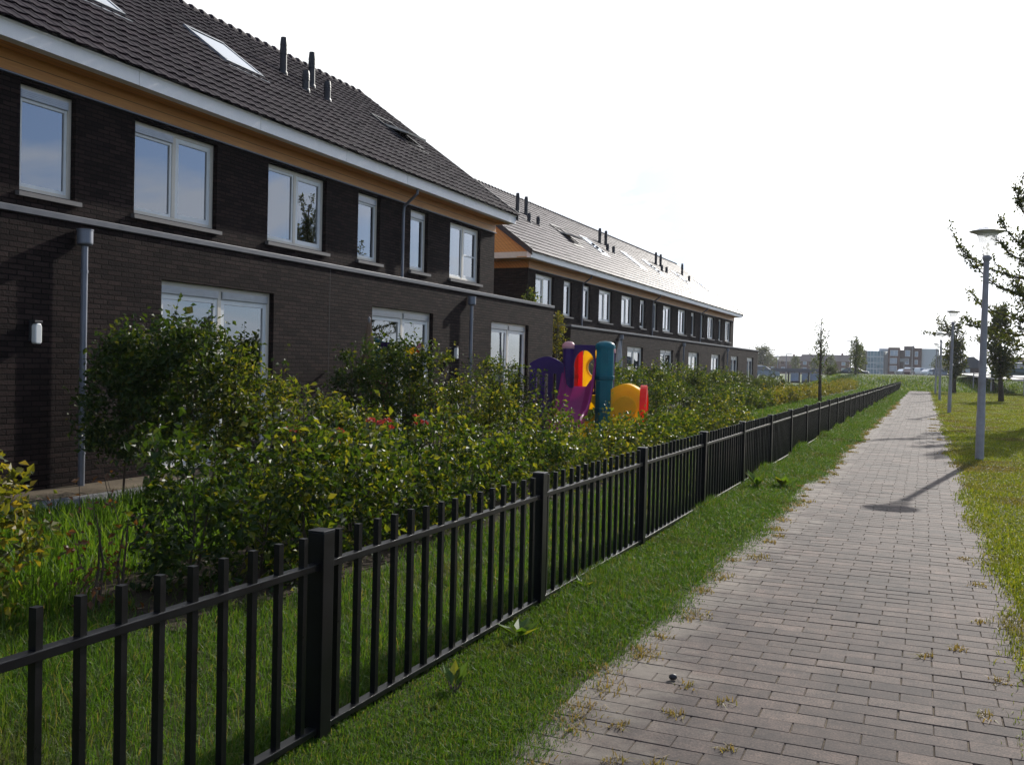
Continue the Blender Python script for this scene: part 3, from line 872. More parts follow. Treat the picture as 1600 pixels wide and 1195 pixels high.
# ------------------------------------------------------------------ fence
FX = -2.33
def make_fence():
    t = thing('fence', 'long black metal railing fence with square posts beside the brick path', 'fence', (FX, 3.4, 0))
    posts = [-1.63, 0.895, 3.415, 5.94, 8.45, 11.05]
    while posts[-1] < 113: posts.append(posts[-1]+2.62)
    rng = random.Random(8)
    tops = []
    for p in posts: tops.append(0.893 - max(0, (p-8))*0.0 + rng.uniform(-0.006, 0.006))
    pm = MB()
    pm.box(-0.04, 0.04, -0.04, 0.04, -0.05, 0.885)
    pm.box(-0.042, 0.042, -0.042, 0.042, 0.885, 0.893)
    proto = None
    Y0 = 3.4
    for p in posts:
        if proto is None:
            proto = pm.build('fence_post', M['black'], t, loc=(0, p-Y0, 0), bevel=0.003)
        else:
            o = proto.copy(); COL.objects.link(o); o.parent = t; o.location = (0, p-Y0, rng.uniform(-0.006, 0.004))
            o.rotation_euler = (rng.uniform(-.006, .006), rng.uniform(-.006, .006), 0)
    pk = MB(); pk.box(-0.0135, 0.0135, -0.0135, 0.0135, 0.004, 0.872)
    pk_me = None; far = MB(); count = 0
    for a, b_ in zip(posts[:-1], posts[1:]):
        L = b_-a; r = MB(); h = rng.uniform(-0.004, 0.004)
        for z0, z1, w in ((0.722+h, 0.752+h, 0.021), (0.030, 0.056, 0.024)):
            r.box(-w, w, a+0.041-Y0, b_-0.041-Y0, z0, z1)
        rail = r.build('fence_rails', M['black'], t, bevel=0.003)
        n = int(round((L-0.255)/0.161))+1
        for k in range(n):
            y = a+0.1275+k*(L-0.255)/(n-1)-Y0
            if -0.8 < a < 18 and count < 98:
                if pk_me is None:
                    o = pk.build('picket', M['black'], rail, loc=(0, y, 0)); pk_me = o
                else:
                    o = pk_me.copy(); COL.objects.link(o); o.parent = rail; o.location = (0, y, 0)
                o.location[2] = rng.uniform(-0.003, 0.003); o.rotation_euler = (rng.uniform(-.004, .004), rng.uniform(-.004, .004), rng.uniform(-.1, .1))
                count += 1
            else:
                far.box(-0.0135, 0.0135, y-0.0135, y+0.0135, 0.004, 0.872)
    f = far.build('pickets', M['black'], t); f['kind'] = 'stuff'
make_fence()

# ------------------------------------------------------------------ street lamps along the path
M['galv'] = simple('galvanised_pole', (0.30, 0.285, 0.295), 0.55, 0.3, 0.0, var=0.15, scale=9)
def mat_opal():
    m, nt, out = new_mat('opal_acrylic')
    d = nt.nodes.new('ShaderNodeBsdfDiffuse'); d.inputs[0].default_value = (0.85, 0.86, 0.86, 1)
    t = nt.nodes.new('ShaderNodeBsdfTranslucent'); t.inputs[0].default_value = (0.92, 0.93, 0.93, 1)
    g = nt.nodes.new('ShaderNodeBsdfGlossy'); g.inputs['Roughness'].default_value = 0.1
    m1 = nt.nodes.new('ShaderNodeMixShader'); m1.inputs[0].default_value = 0.65
    m2 = nt.nodes.new('ShaderNodeMixShader'); m2.inputs[0].default_value = 0.06
    tp = nt.nodes.new('ShaderNodeBsdfTransparent'); m3 = nt.nodes.new('ShaderNodeMixShader'); m3.inputs[0].default_value = 0.58
    nt.links.new(d.outputs[0], m1.inputs[1]); nt.links.new(t.outputs[0], m1.inputs[2])
    nt.links.new(m1.outputs[0], m3.inputs[1]); nt.links.new(tp.outputs[0], m3.inputs[2])
    nt.links.new(m3.outputs[0], m2.inputs[1]); nt.links.new(g.outputs[0], m2.inputs[2])
    nt.links.new(m2.outputs[0], out.inputs[0])
    return m
M['opal'] = mat_opal()
M['lamphat'] = simple('pale_grey_enamel', (0.62, 0.63, 0.65), 0.4, 0.5)
def street_lamp(label, x, y, z=0.0, sc=1.0, lean=(0, 0), group='path lamps with flat round hats'):
    t = thing('street_lamp', label, 'street lamp', (x, y, z), 0, group)
    t.rotation_euler = (lean[0], lean[1], 0); t.scale = (sc, sc, sc)
    p = MB()
    p.lathe([(0.078, -0.05), (0.076, 0.9), (0.073, 0.91), (0.068, 1.4), (0.050, 3.84)], n=20)
    p.build('pole', M['galv'], t, smooth=True)
    c = MB(); c.lathe([(0.050, 3.80), (0.062, 3.83), (0.078, 3.87), (0.078, 3.90), (0.060, 3.925), (0.001, 3.925)], n=20)
    c.build('collar', M['galv'], t, smooth=True)
    g = MB(); g.lathe([(0.058, 3.926), (0.085, 4.0), (0.165, 4.26), (0.190, 4.325)], n=28)
    g.build('diffuser', M['opal'], t, smooth=True)
    h = MB(); h.lathe([(0.001, 4.325), (0.19, 4.325), (0.20, 4.335), (0.305, 4.372), (0.325, 4.385), (0.300, 4.398), (0.19, 4.418), (0.165, 4.44), (0.10, 4.455), (0.001, 4.46)], n=32)
    h.build('hat', M['lamphat'], t, smooth=False)
    return t
street_lamp('nearest grey lamp post on the lawn edge, its long shadow lying across the path', 1.01, 20.55, lean=(0, 0.004))
street_lamp('grey lamp post second along the path, beside the slim round-crowned tree', 1.01, 45.6, lean=(0, 0.012))
street_lamp('grey lamp post third along the path, near its far end', 0.93, 68.7, lean=(0.004, -0.006))
street_lamp('grey lamp post last in the row, where the path meets the bank', 0.90, 92.5)
street_lamp('lamp post with glowing white head left of the distant round dark tree', -17.55, 128, -0.75, 1.0, group='distant lamps along the bank road')
street_lamp('lamp post with glowing white head in front of the brick flats', -7.6, 215, 1.7, 1.04, group='distant lamps along the bank road')
street_lamp('lamp post with flat hat right of the flats, above the parked cars', 1.36, 118, 1.35, 0.80, group='distant lamps along the bank road')

def mast(label, x, y, z, h, head):
    t = thing('lamp_mast', label, 'lamp mast', (x, y, z), 0, 'tall road lighting masts')
    b = MB(); b.lathe([(0.10, -0.6), (0.05, h)], n=10); b.build('mast', M['galv'], t, smooth=True)
    a = MB()
    if head == 't': a.box(-0.55, 0.55, -0.07, 0.07, h-0.02, h+0.07)
    elif head == 'ball': a.lathe([(0.001, h-0.05), (0.2, h), (0.24, h+0.16), (0.001, h+0.26)], n=12)
    else: a.box(-0.05, 0.75, -0.07, 0.07, h-0.05, h+0.04)
    a.build('lantern', M['galv'], t)
mast('tall thin mast with a short cross head standing behind the yellow hedge end', -8.75, 130, -0.2, 5.9, 't')
mast('thin grey mast just right of the glowing lamp before the dark tree', -16.75, 130, 0.0, 3.95, 'arm')
mast('tallest thin mast with a ball head, right of the flats', 3.3, 230, 1.4, 7.4, 'ball')
mast('thin mast against the brick flats, right of the square sign', -2.6, 225, 1.7, 6.2, 'arm')

# ------------------------------------------------------------------ plants
LEAF = [(0.0, (0.014, 0.030, 0.006)), (0.40, (0.026, 0.050, 0.009)), (0.68, (0.050, 0.078, 0.012)), (0.88, (0.105, 0.122, 0.016)), (1.0, (0.155, 0.150, 0.022))]  # leaf greens; dark half lowered to stand in for shade inside the hedge
LEAFY = [(0.0, (0.040, 0.056, 0.010)), (0.35, (0.075, 0.088, 0.014)), (0.7, (0.125, 0.120, 0.018)), (1.0, (0.185, 0.140, 0.026))]
M['leaf'] = mat_leaf('beech_leaf', LEAF)
M['leafy'] = mat_leaf('yellowing_leaf', LEAFY)
M['leafshade'] = mat_leaf('deep_green_leaf', [(0.0, (0.016, 0.034, 0.007)), (0.5, (0.026, 0.050, 0.010)), (0.85, (0.042, 0.068, 0.012)), (1.0, (0.10, 0.105, 0.018))], trans=0.38)
M['leafmix'] = mat_leaf('highlight_mix_leaf', [(0.0, (0.018, 0.034, 0.007)), (0.4, (0.034, 0.054, 0.010)), (0.72, (0.072, 0.094, 0.014)), (1.0, (0.165, 0.148, 0.024))])  # yellow-green tones stand in for bright highlights among dark hedge leaves
M['leafdark'] = mat_leaf('dark_leaf', [(0.0, (0.024, 0.036, 0.012)), (0.5, (0.042, 0.058, 0.016)), (0.85, (0.066, 0.078, 0.020)), (1.0, (0.11, 0.105, 0.026))], trans=0.4)
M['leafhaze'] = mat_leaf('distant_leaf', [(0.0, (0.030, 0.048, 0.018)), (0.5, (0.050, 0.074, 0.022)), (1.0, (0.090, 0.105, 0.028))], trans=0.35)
M['leafrust'] = mat_leaf('reddish_leaf', [(0.0, (0.05, 0.025, 0.012)), (0.5, (0.095, 0.04, 0.018)), (1.0, (0.15, 0.07, 0.03))], trans=0.3)
M['twig'] = simple('twig_bark', (0.075, 0.055, 0.040), 0.85, 0.2, var=0.3, scale=20)
M['bark'] = simple('tree_bark', (0.085, 0.068, 0.055), 0.9, 0.2, var=0.35, scale=7, bmp=0.5)
M['red'] = mat_leaf('red_petal', [(0, (0.22, 0.02, 0.03)), (1, (0.36, 0.06, 0.08))], 0.3)

def twig_leaves(rng, starts, dirs, lens, per, size, spread=0.03, up=0.35):
    """leaves set alternately along straight twigs"""
    P = []; D = []; Nn = []; Ls = []
    dirs = unit(dirs)
    for k in range(per):
        t = (k+rng.random(len(starts)))/per
        p = starts + dirs*(lens*t)[:, None] + rng.normal(0, spread, (len(starts), 3))
        side = unit(np.cross(dirs, rng.normal(0, 1, (len(starts), 3))))
        d = dirs*0.5 + side + rng.normal(0, 0.35, (len(starts), 3))
        n = rng.normal(0, 0.55, (len(starts), 3)); n[:, 2] += up+0.4
        P.append(p); D.append(d); Nn.append(n); Ls.append(size*rng.uniform(0.6, 1.25, len(starts)))
    return np.concatenate(P), np.concatenate(D), np.concatenate(Nn), np.concatenate(Ls)

def hedge(name, label, cat, pts, height, width, step, leafmat, size, twigs, per, seed, base=0.12, shoots=0.12, group=None, stems=True, zlo=0.05, clump=11):
    """a row of young plants between plan points; height is a function of distance 0..1"""
    rng = np.random.default_rng(seed)
    A = np.array([*pts[0], 0.0]); B = np.array([*pts[1], 0.0]); L = np.linalg.norm(B-A); U = (B-A)/L; V = np.array([-U[1], U[0], 0])
    n = max(1, int(L/step)); st = MB()
    Ss = []; Ds = []; Ln = []
    for k in range(n):
        u = (k+0.5+rng.uniform(-0.3, 0.3))/n
        hk = height(u)*rng.uniform(0.86, 1.10)
        c = A+U*u*L+V*rng.normal(0, 0.06)
        wk = width*rng.uniform(0.8, 1.15)
        if stems:
            for q in range(2):
                e = c+U*rng.normal(0, 0.05)+V*rng.normal(0, 0.05)
                top = e+U*rng.normal(0, 0.10)+V*rng.normal(0, 0.07)+np.array([0, 0, hk*rng.uniform(0.75, 0.98)])
                md = (e+top)/2+U*rng.normal(0, 0.04)+V*rng.normal(0, 0.04)
                st.tube([e, md, top], [0.011, 0.008, 0.003], 5)
        m = int(twigs*hk)
        # twigs spring in sprays from the ends of small boughs, which leaves dark gaps between them
        mb = max(5, int(m/clump))
        zb = base + (hk-base)*rng.beta(1.1, 1.05, mb)*0.95
        rb = rng.random(mb)**0.4*wk*0.44*(0.70+0.55*np.sin(np.clip(zb/hk, 0, 1)*np.pi*0.85))
        ab = rng.uniform(0, 2*np.pi, mb)
        tipx, tipy = np.cos(ab)*rb*1.25*step/width*1.3, np.sin(ab)*rb
        ib = rng.integers(0, mb, m)
        s = c+U*(tipx[ib])[:, None]+V*(tipy[ib])[:, None]+rng.normal(0, 0.035, (m, 3))
        s[:, 2] = np.maximum(zb[ib]-0.06+rng.normal(0, 0.035, m), zlo)
        d = U*(np.cos(ab[ib]))[:, None]*0.6+V*(np.sin(ab[ib]))[:, None]*0.6+rng.normal(0, 0.75, (m, 3)); d[:, 2] += rng.uniform(0.0, 1.0, m)
        if stems and len(st.f) < 30000:
            for q in range(mb):
                if q % 3 == 0:
                    st.tube([c+np.array([0, 0, max(zlo, zb[q]*0.6)]), c+U*tipx[q]+V*tipy[q]+np.array([0, 0, zb[q]])], [0.005, 0.002], 4, cap=False)
        Ss.append(s); Ds.append(d); Ln.append(rng.uniform(0.10, 0.26, m)*(0.7+0.4*wk))
        for q in range(rng.poisson(shoots*6)):
            s1 = c+U*rng.normal(0, 0.18)+V*rng.normal(0, 0.12)+np.array([0, 0, hk*rng.uniform(0.8, 0.98)])
            d1 = np.array([rng.normal(0, .22), rng.normal(0, .22), 1.0])
            l1 = rng.uniform(0.15, 0.42)
            Ss.append(np.repeat(s1[None], 2, 0)); Ds.append(np.repeat(d1[None], 2, 0)); Ln.append(np.full(2, l1))
            st.tube([s1, s1+unit(d1[None])[0]*l1], [0.004, 0.0015], 4)
    S_, D_, L_ = np.concatenate(Ss), np.concatenate(Ds), np.concatenate(Ln)
    S_[:, 2] = np.maximum(S_[:, 2], zlo)
    P, D, N_, Ls = twig_leaves(rng, S_, D_, L_, per, size)
    P[:, 2] = np.maximum(P[:, 2], 0.03)
    c = (A+B)/2
    t = thing(name, label, cat, tuple(c), 0, group)
    link('foliage', leaves_mesh('foliage', P-c, D, N_, Ls), leafmat, t)
    if st.f:
        st.v = [tuple(np.array(p)-c) for p in st.v]
        st.build('stems', M['twig'], t, fixn=False)
    return t

g1 = 'front hedge lengths behind the black fence'
hw = lambda f: (lambda u: f+0.10*math.sin(u*9+f*30)+0.06*math.sin(u*23))
# single young plants at the near left
hedge('shrub', 'yellowing young shrub at the left edge of the picture, behind the first fence bars', 'shrub', [(-4.75, 3.62), (-4.60, 4.05)], lambda u: 1.02, 0.62, 0.3, M['leafy'], 0.062, 190, 4, 11, 0.1, 0.2)
hedge('shrub', 'thin bare-stemmed sapling in tall grass, right of the yellowing shrub', 'shrub', [(-4.70, 4.25), (-4.55, 4.75)], lambda u: 0.62, 0.45, 0.25, M['leafrust'], 0.05, 34, 3, 12, 0.06, 0.3)
hedge('shrub', 'dark green bushy young shrub behind the fence with a few golden leaves at its top', 'shrub', [(-4.62, 4.72), (-4.5, 5.3)], lambda u: 1.0, 0.85, 0.30, M['leafshade'], 0.070, 360, 4, 13, 0.03, 0.25)
hedge('shrub', 'pale green shrub with thin upright stems, just left of the first thick post', 'shrub', [(-4.5, 5.32), (-4.45, 5.85)], lambda u: 1.02, 0.9, 0.32, M['leaf'], 0.070, 320, 4, 14, 0.03, 0.25)
# front hedge, one length for every garden
for k, (ya, yb, h, lab, sd) in enumerate([
        (5.85, 8.4, 1.04, 'near length of loose green hedge rising behind the first thick fence post', 21),
        (8.4, 11.6, 0.82, 'length of loose hedge dotted with red flowers, between the first and second thick posts', 22),
        (11.6, 15.8, 0.70, 'length of loose hedge in front of the purple slide and yellow tunnel', 23),
        (15.8, 20.2, 0.76, 'length of hedge just right of the yellow play tunnel', 24),
        (20.2, 25.3, 0.84, 'yellow-green end length of the near hedge, beside the open grass gap', 25)]):
    hedge('hedge', lab, 'hedge', [(-4.5, ya), (-4.5, yb)], hw(h), 1.15, 0.40, M['leaf'] if k in (0, 1, 3) else M['leafmix'], 0.072 if k < 3 else 0.080,
          [230, 215, 180, 160, 140][k], 4, sd, 0.02, 0.25 if k < 2 else 0.08, g1)
# side hedges that divide the gardens
g2_ = 'side hedges between the back gardens'
hedge('hedge', 'tall dark bushy hedge in front of the first glass door, with bare lower stems', 'hedge', [(-8.95, 8.3), (-7.45, 8.85)], lambda u: 2.06+0.12*math.sin(u*8)-0.06*u, 1.1, 0.40, M['leafshade'], 0.074, 400, 4, 31, 0.50, 0.8, g2_)
hedge('hedge', 'yellow-green lower end of the tall hedge, stepping down below the first glass door', 'hedge', [(-7.45, 8.9), (-5.3, 9.0)], lambda u: 1.84-0.85*u, 0.9, 0.4, M['leafmix'], 0.070, 300, 4, 32, 0.2, 0.3, g2_)
hedge('hedge', 'dark dense hedge against the brick wall between the first and second glass doors', 'hedge', [(-9.2, 14.1), (-7.7, 14.1)], lambda u: 1.90+0.10*math.sin(u*7), 1.0, 0.42, M['leafshade'], 0.072, 330, 4, 33, 0.15, 0.3, g2_)
hedge('hedge', 'bushy hedge under the second glass door, left of the second wall lamp', 'hedge', [(-7.7, 14.1), (-5.3, 14.1)], lambda u: 1.80-0.75*u, 0.9, 0.42, M['leafmix'], 0.070, 270, 4, 34, 0.12, 0.3, g2_)
hedge('hedge', 'green hedge below the second rainwater pipe, left of the purple play panel', 'hedge', [(-9.3, 19.5), (-7.95, 19.5)], lambda u: 1.82-0.10*u+0.08*math.sin(u*9), 0.9, 0.42, M['leaf'], 0.064, 200, 4, 35, 0.12, 0.25, g2_)
hedge('hedge', 'green hedge behind the play tower at the far end of the near terrace', 'hedge', [(-9.2, 24.9), (-5.9, 24.9)], lambda u: 1.62-0.5*u, 0.9, 0.45, M['leaf'], 0.066, 150, 4, 36, 0.12, 0.2, g2_)
# farther gardens
g3 = 'hedges before the farther terrace'
for k, (xa, ya, xb, yb, h, lab, m_, sd) in enumerate([
        (-9.2, 27.0, -9.0, 36.5, 1.66, 'tall clipped green hedge right of the play tower, before the closed grey parasol', 'leaf', 41),
        (-9.0, 36.5, -8.75, 47.5, 1.62, 'tall clipped green hedge below the middle windows of the farther terrace', 'leaf', 42),
        (-8.7, 47.5, -8.4, 62, 1.30, 'tall clipped green hedge at the far end of the farther terrace', 'leafhaze', 43),
        (-8.1, 62, -7.9, 84, 0.70, 'green hedge beyond the farther terrace, before the dark road car', 'leafhaze', 44),
        (-6.65, 32.5, -6.65, 44, 0.95, 'low bright hedge at the edge of the open grass gap', 'leaf', 45),
        (-6.65, 44, -6.65, 60, 0.74, 'low olive hedge behind the fence, left of the young tree trunk', 'leafy', 46),
        (-6.65, 60, -6.75, 84, 0.72, 'low yellow hedge behind the fence, right of the young tree trunk', 'leafy', 47),
        (-6.8, 84, -7.1, 122, 0.82, 'far yellow hedge end around the small second tree, by the bank', 'leafy', 48)]):
    L = yb-ya
    hedge('hedge', lab, 'hedge', [(xa, ya), (xb, yb)], hw(h), 1.1, 0.5, M[m_], 0.075+0.0007*ya, max(34, int(130-1.15*ya)), 4, sd, 0.06, 0.12, g3, stems=ya < 45)

# red flowers standing above the front hedge
def flowers(label, x, y, z, n, seed):
    rng = np.random.default_rng(seed)
    t = thing('geranium', label, 'flowering plant', (x, y, 0), 0, 'red geraniums in the near garden')
    b = MB()
    P = []; D = []; Nn = []; Ls = []
    for k in range(n):
        a = rng.uniform(0, 6.28); c = np.array([math.cos(a)*0.18*rng.random(), math.sin(a)*0.25*rng.random(), z+rng.uniform(-0.05, 0.08)])
        b.tube([(0, 0, 0), tuple(c*[0.6, 0.6, 0.6]), tuple(c)], [0.006, 0.005, 0.003], 5)
        q = 26
        d = rng.normal(0, 1, (q, 3)); d[:, 2] = np.abs(d[:, 2])
        P.append(np.repeat(c[None], q, 0)+unit(d)*0.022); D.append(d); Nn.append(rng.normal(0, 1, (q, 3))); Ls.append(rng.uniform(0.025, 0.04, q))
    link('blossom', leaves_mesh('blossom', np.concatenate(P), np.concatenate(D), np.concatenate(Nn), np.concatenate(Ls), 0.9), M['red'], t)
    b.build('stems', M['twig'], t, fixn=False)
    m = 120; p = np.stack([rng.normal(0, 0.13, m), rng.normal(0, 0.16, m), rng.uniform(0.15, z*0.92, m)], 1)
    link('foliage', leaves_mesh('foliage', p, rng.normal(0, 1, (m, 3)), rng.normal(0, 0.5, (m, 3))+[0, 0, 1], rng.uniform(0.04, 0.07, m), 0.9), M['leaf'], t)
flowers('pink-red geranium in bloom above the hedge, leftmost of the four', -4.95, 6.8, 0.94, 3, 61)
flowers('red geranium in bloom in the hedge below the others', -4.75, 7.45, 0.88, 2, 62)
flowers('pink geranium in bloom above the hedge, left of the second post', -4.8, 8.1, 1.0, 4, 63)
flowers('pair of red geranium heads above the hedge, nearest the play set', -4.85, 8.8, 0.98, 3, 64)

# ------------------------------------------------------------------ trees
def tree(name, label, loc, trunk, limbs, leafmat, size, dens, rad, seed, group=None, cat='tree', sub=3, twl=0.5, core=None, crown_bark=None):
    """trunk: (height, r0, r1, lean). limbs: (z0, azimuth, length, elev0, elev1, r). leaves clothe limbs and their twigs"""
    rng = np.random.default_rng(seed)
    h, r0, r1, lean = trunk
    t = thing(name, label, cat, loc, 0, group)
    tp = [(lean*0.0, 0, -0.1), (lean*0.25+rng.normal(0, .02), rng.normal(0, .02), h*0.3), (lean*0.6+rng.normal(0, .03), rng.normal(0, .03), h*0.62), (lean, rng.normal(0, .04), h)]
    b = MB(); b.tube(tp, [r0*1.25, r0*0.9, (r0+r1)/2, r1], 9)
    b.build('trunk', M['bark'], t, smooth=True, fixn=False)
    lb = MB(); Ps = []; Ds = []; Ns = []; Ls = []
    def at(z):
        for (a, c) in zip(tp[:-1], tp[1:]):
            if a[2] <= z <= c[2]:
                f = (z-a[2])/(c[2]-a[2]); return np.array(a)*(1-f)+np.array(c)*f
        return np.array(tp[-1])
    def clothe(pts, density, rr_, sz):
        for a, c in zip(pts[:-1], pts[1:]):
            l = np.linalg.norm(c-a); m = rng.poisson(l*density)
            if m == 0: continue
            f = rng.random(m)[:, None]
            ax = (c-a)/max(l, 1e-6)
            p = a*(1-f)+c*f + rng.normal(0, rr_*0.55, (m, 3))
            d = rng.normal(0, 1, (m, 3))+ax*0.6; d[:, 2] -= 0.15
            n = rng.normal(0, 0.7, (m, 3)); n[:, 2] += 0.7
            Ps.append(p); Ds.append(d); Ns.append(n); Ls.append(sz*rng.uniform(0.6, 1.25, m))
    def grow(p0, az, length, e0, e1, r, depth, density):
        n = 6; pts = [np.array(p0)]
        for k in range(n):
            f = (k+0.5)/n; e = e0+(e1-e0)*f+rng.normal(0, 0.10); a = az+rng.normal(0, 0.13)
            pts.append(pts[-1]+np.array([math.cos(a)*math.cos(e), math.sin(a)*math.cos(e), math.sin(e)])*length/n)
        lb.tube(pts, [max(0.004, r*(1-0.8*k/n)) for k in range(n+1)], 5)
        clothe(pts[1:], density, rad, size)
        if depth > 0:
            for q in range(sub):
                i = rng.integers(1, n); grow(pts[i], az+rng.choice([-1, 1])*rng.uniform(0.5, 1.2), length*twl*rng.uniform(0.6, 1.2), e0+rng.normal(0.1, 0.3), e1+rng.normal(0.2, 0.3), r*0.45, depth-1, density)
    for (z0, az, ln, e0, e1, r) in limbs:
        grow(at(z0), az, ln, e0, e1, r, 1, dens)
    if core:
        z0, z1, rc, m = core
        z = rng.uniform(z0, z1, m); f = (z-z0)/(z1-z0)
        # clumped core: leaves gather round random centres
        nc = 60; cz = rng.uniform(z0, z1, nc); ca = rng.uniform(0, 6.28, nc); cr = rc*np.sqrt(rng.random(nc))*np.sin(np.clip((cz-z0)/(z1-z0), .06, .97)*np.pi)**0.6
        idx = rng.integers(0, nc, m)
        p = np.stack([cr[idx]*np.cos(ca[idx]), cr[idx]*np.sin(ca[idx]), cz[idx]], 1)+rng.normal(0, rc*0.20, (m, 3))
        p[:, 0] += np.clip(p[:, 2]/h, 0, 1)*lean
        Ps.append(p); d = rng.normal(0, 1, (m, 3)); Ds.append(d); n = rng.normal(0, 0.7, (m, 3)); n[:, 2] += 0.6; Ns.append(n); Ls.append(size*rng.uniform(0.6, 1.25, m))
    lb.build('limbs', M['bark'], t, smooth=True, fixn=False)
    link('crown', leaves_mesh('crown', np.concatenate(Ps), np.concatenate(Ds), np.concatenate(Ns), np.concatenate(Ls)), leafmat, t)
    return t

def ring(n, z0, z1, l0, l1, e0, e1, r, seed, jit=0.4):
    rg = random.Random(seed); out = []
    for k in range(n):
        f = k/max(1, n-1)
        out.append((z0+(z1-z0)*f, k*2.4+rg.uniform(-jit, jit), (l0+(l1-l0)*f)*rg.uniform(0.75, 1.2), e0+rg.uniform(-.15, .15), e1+rg.uniform(-.2, .2), r*(1-0.5*f)))
    return out

W_ = math.pi          # azimuth pointing to -X
# the big one at the right edge: dense upright middle, long leaf-clad arms to the left
tree('tree', 'large dark tree at the right edge with long leaf-clad branches reaching left over the lawn', (3.35, 36.0, 0),
     (8.6, 0.17, 0.03, 0.0),
     ring(20, 2.2, 8.2, 1.5, 0.9, 0.9, 1.3, 0.05, 1) +
     [(4.2, W_+0.1, 2.6, 0.15, 0.9, 0.045), (4.9, W_-0.25, 3.1, 0.0, 0.95, 0.045), (5.2, W_+0.35, 2.2, 0.45, 0.8, 0.04), (5.6, W_, 1.9, 0.7, 1.2, 0.04),
      (3.4, W_-0.1, 2.2, 0.2, 0.7, 0.04), (3.0, W_+0.2, 2.4, 0.05, 0.5, 0.04), (6.0, W_-0.1, 1.9, 1.0, 1.45, 0.04), (6.4, W_+0.5, 2.0, 1.0, 1.4, 0.03), (2.6, W_-0.4, 1.7, 0.2, 0.4, 0.035),
      (4.0, -0.3, 2.6, 0.3, 0.8, 0.04), (5.0, 0.4, 2.2, 0.4, 1.0, 0.04)],
     M['leafdark'], 0.12, 80, 0.11, 71, sub=2, core=(2.0, 7.6, 0.80, 4200))
tree('tree', 'mid-sized round-crowned tree with bare straight trunk on the lawn, right of the nearest lamp', (4.68, 70.9, 0),
     (6.2, 0.15, 0.03, -0.35), ring(22, 1.9, 6.0, 1.3, 0.7, 0.5, 1.2, 0.04, 2) + [(3.6, W_, 1.8, 0.1, 0.7, 0.03)],
     M['leafdark'], 0.20, 45, 0.22, 72, sub=2, core=(1.75, 5.8, 1.0, 2800))
tree('tree', 'slim tree with one long twisted branch to the left, behind the second lamp', (2.55, 99.0, 0),
     (6.4, 0.16, 0.03, 0.1), ring(20, 1.8, 6.2, 1.5, 0.7, 0.5, 1.25, 0.04, 3) + [(5.3, W_-0.1, 2.5, 0.0, 0.25, 0.05), (5.4, W_+0.1, 2.7, 0.1, 1.5, 0.03), (5.6, W_, 1.8, 0.3, 1.5, 0.03)],
     M['leafdark'], 0.24, 38, 0.22, 73, sub=2, core=(1.7, 4.8, 1.15, 1900))
tree('tree', 'small thin tree with low tuft of leaves, behind the round-crowned tree', (6.25, 106.0, 0.0),
     (3.4, 0.10, 0.03, 0.0), ring(9, 1.4, 3.2, 0.8, 0.5, 0.4, 1.0, 0.03, 4), M['leafdark'], 0.16, 12, 0.18, 74, sub=1, core=(1.3, 3.2, 0.6, 260))
tree('young_tree', 'slender young tree with a sparse airy crown rising above the low hedge', (-5.24, 55.0, 0),
     (4.55, 0.085, 0.012, -0.06), ring(14, 1.7, 4.2, 0.85, 0.3, 0.7, 1.15, 0.018, 5), M['leafhaze'], 0.125, 30, 0.16, 75, sub=2, core=(1.3, 3.5, 0.5, 260))
tree('young_tree', 'second young tree, bushier, near the far end of the fence', (-7.45, 119.0, 0),
     (6.2, 0.13, 0.02, 0.0), ring(16, 1.7, 5.6, 1.5, 0.5, 0.8, 1.2, 0.03, 6), M['leafhaze'], 0.22, 22, 0.26, 76, sub=2, core=(1.2, 5.2, 1.0, 900))
tree('small_tree', 'small bright green tree top showing over the flat roof between the two terraces', (-12.2, 29.0, 0),
     (3.9, 0.07, 0.02, 0.3), ring(16, 1.8, 3.9, 0.8, 0.35, 0.7, 1.2, 0.02, 7), M['leaf'], 0.085, 60, 0.11, 77, sub=2, core=(2.4, 3.9, 0.4, 900))
tree('small_tree', 'smaller green bush top over the flat roof, right of the small tree', (-11.35, 30.2, 0),
     (3.1, 0.05, 0.02, 0.0), ring(12, 1.6, 3.2, 0.6, 0.3, 0.8, 1.2, 0.02, 8), M['leafy'], 0.085, 50, 0.1, 78, sub=1, core=(2.2, 3.35, 0.3, 400))
tree('tree', 'big round dark tree standing in front of the distant brick houses', (-46.0, 300.0, 1.4),
     (7.0, 0.35, 0.08, 0.0), ring(20, 1.5, 6.6, 4.2, 2.0, 0.4, 1.1, 0.1, 9), M['leafdark'], 0.55, 9, 0.55, 79, sub=2, core=(0.8, 6.6, 4.6, 1500))
for k, (x, y, z, h, w, lab) in enumerate([(-35, 292, 1.4, 4.6, 2.6, 'pale green bushy tree right of the big round dark tree'), (-29.5, 290, 1.4, 4.2, 2.2, 'pale green bush, the middle one before the brick houses'),
        (-25.5, 296, 1.4, 4.9, 2.6, 'pale green tree left of the second young tree, before the red brick gable'), (-16.0, 270, 1.5, 7.2, 3.2, 'tall yellow-green tree half hiding the glass side of the flats'),
        (2.6, 240, 1.6, 4.2, 2.4, 'round green tree before the right end of the flats'), (-10.4, 121.5, 0.9, 1.5, 1.6, 'round green bush on the bank, left of the second young tree')]):
    tree('tree' if h > 2 else 'shrub', lab, (x, y, z), (h, 0.2*h/5, 0.04, 0.0), ring(14, h*0.2, h*0.9, w*0.8, w*0.35, 0.4, 1.1, 0.05, 10+k), M['leafhaze'], 0.06*h+0.06, 40/h, 0.09*h, 80+k,
         'bushy trees before the far houses' if h > 2 and k < 3 else None, 'tree' if h > 2 else 'shrub', 2, 0.5, (h*0.1, h, w*0.55, 800))

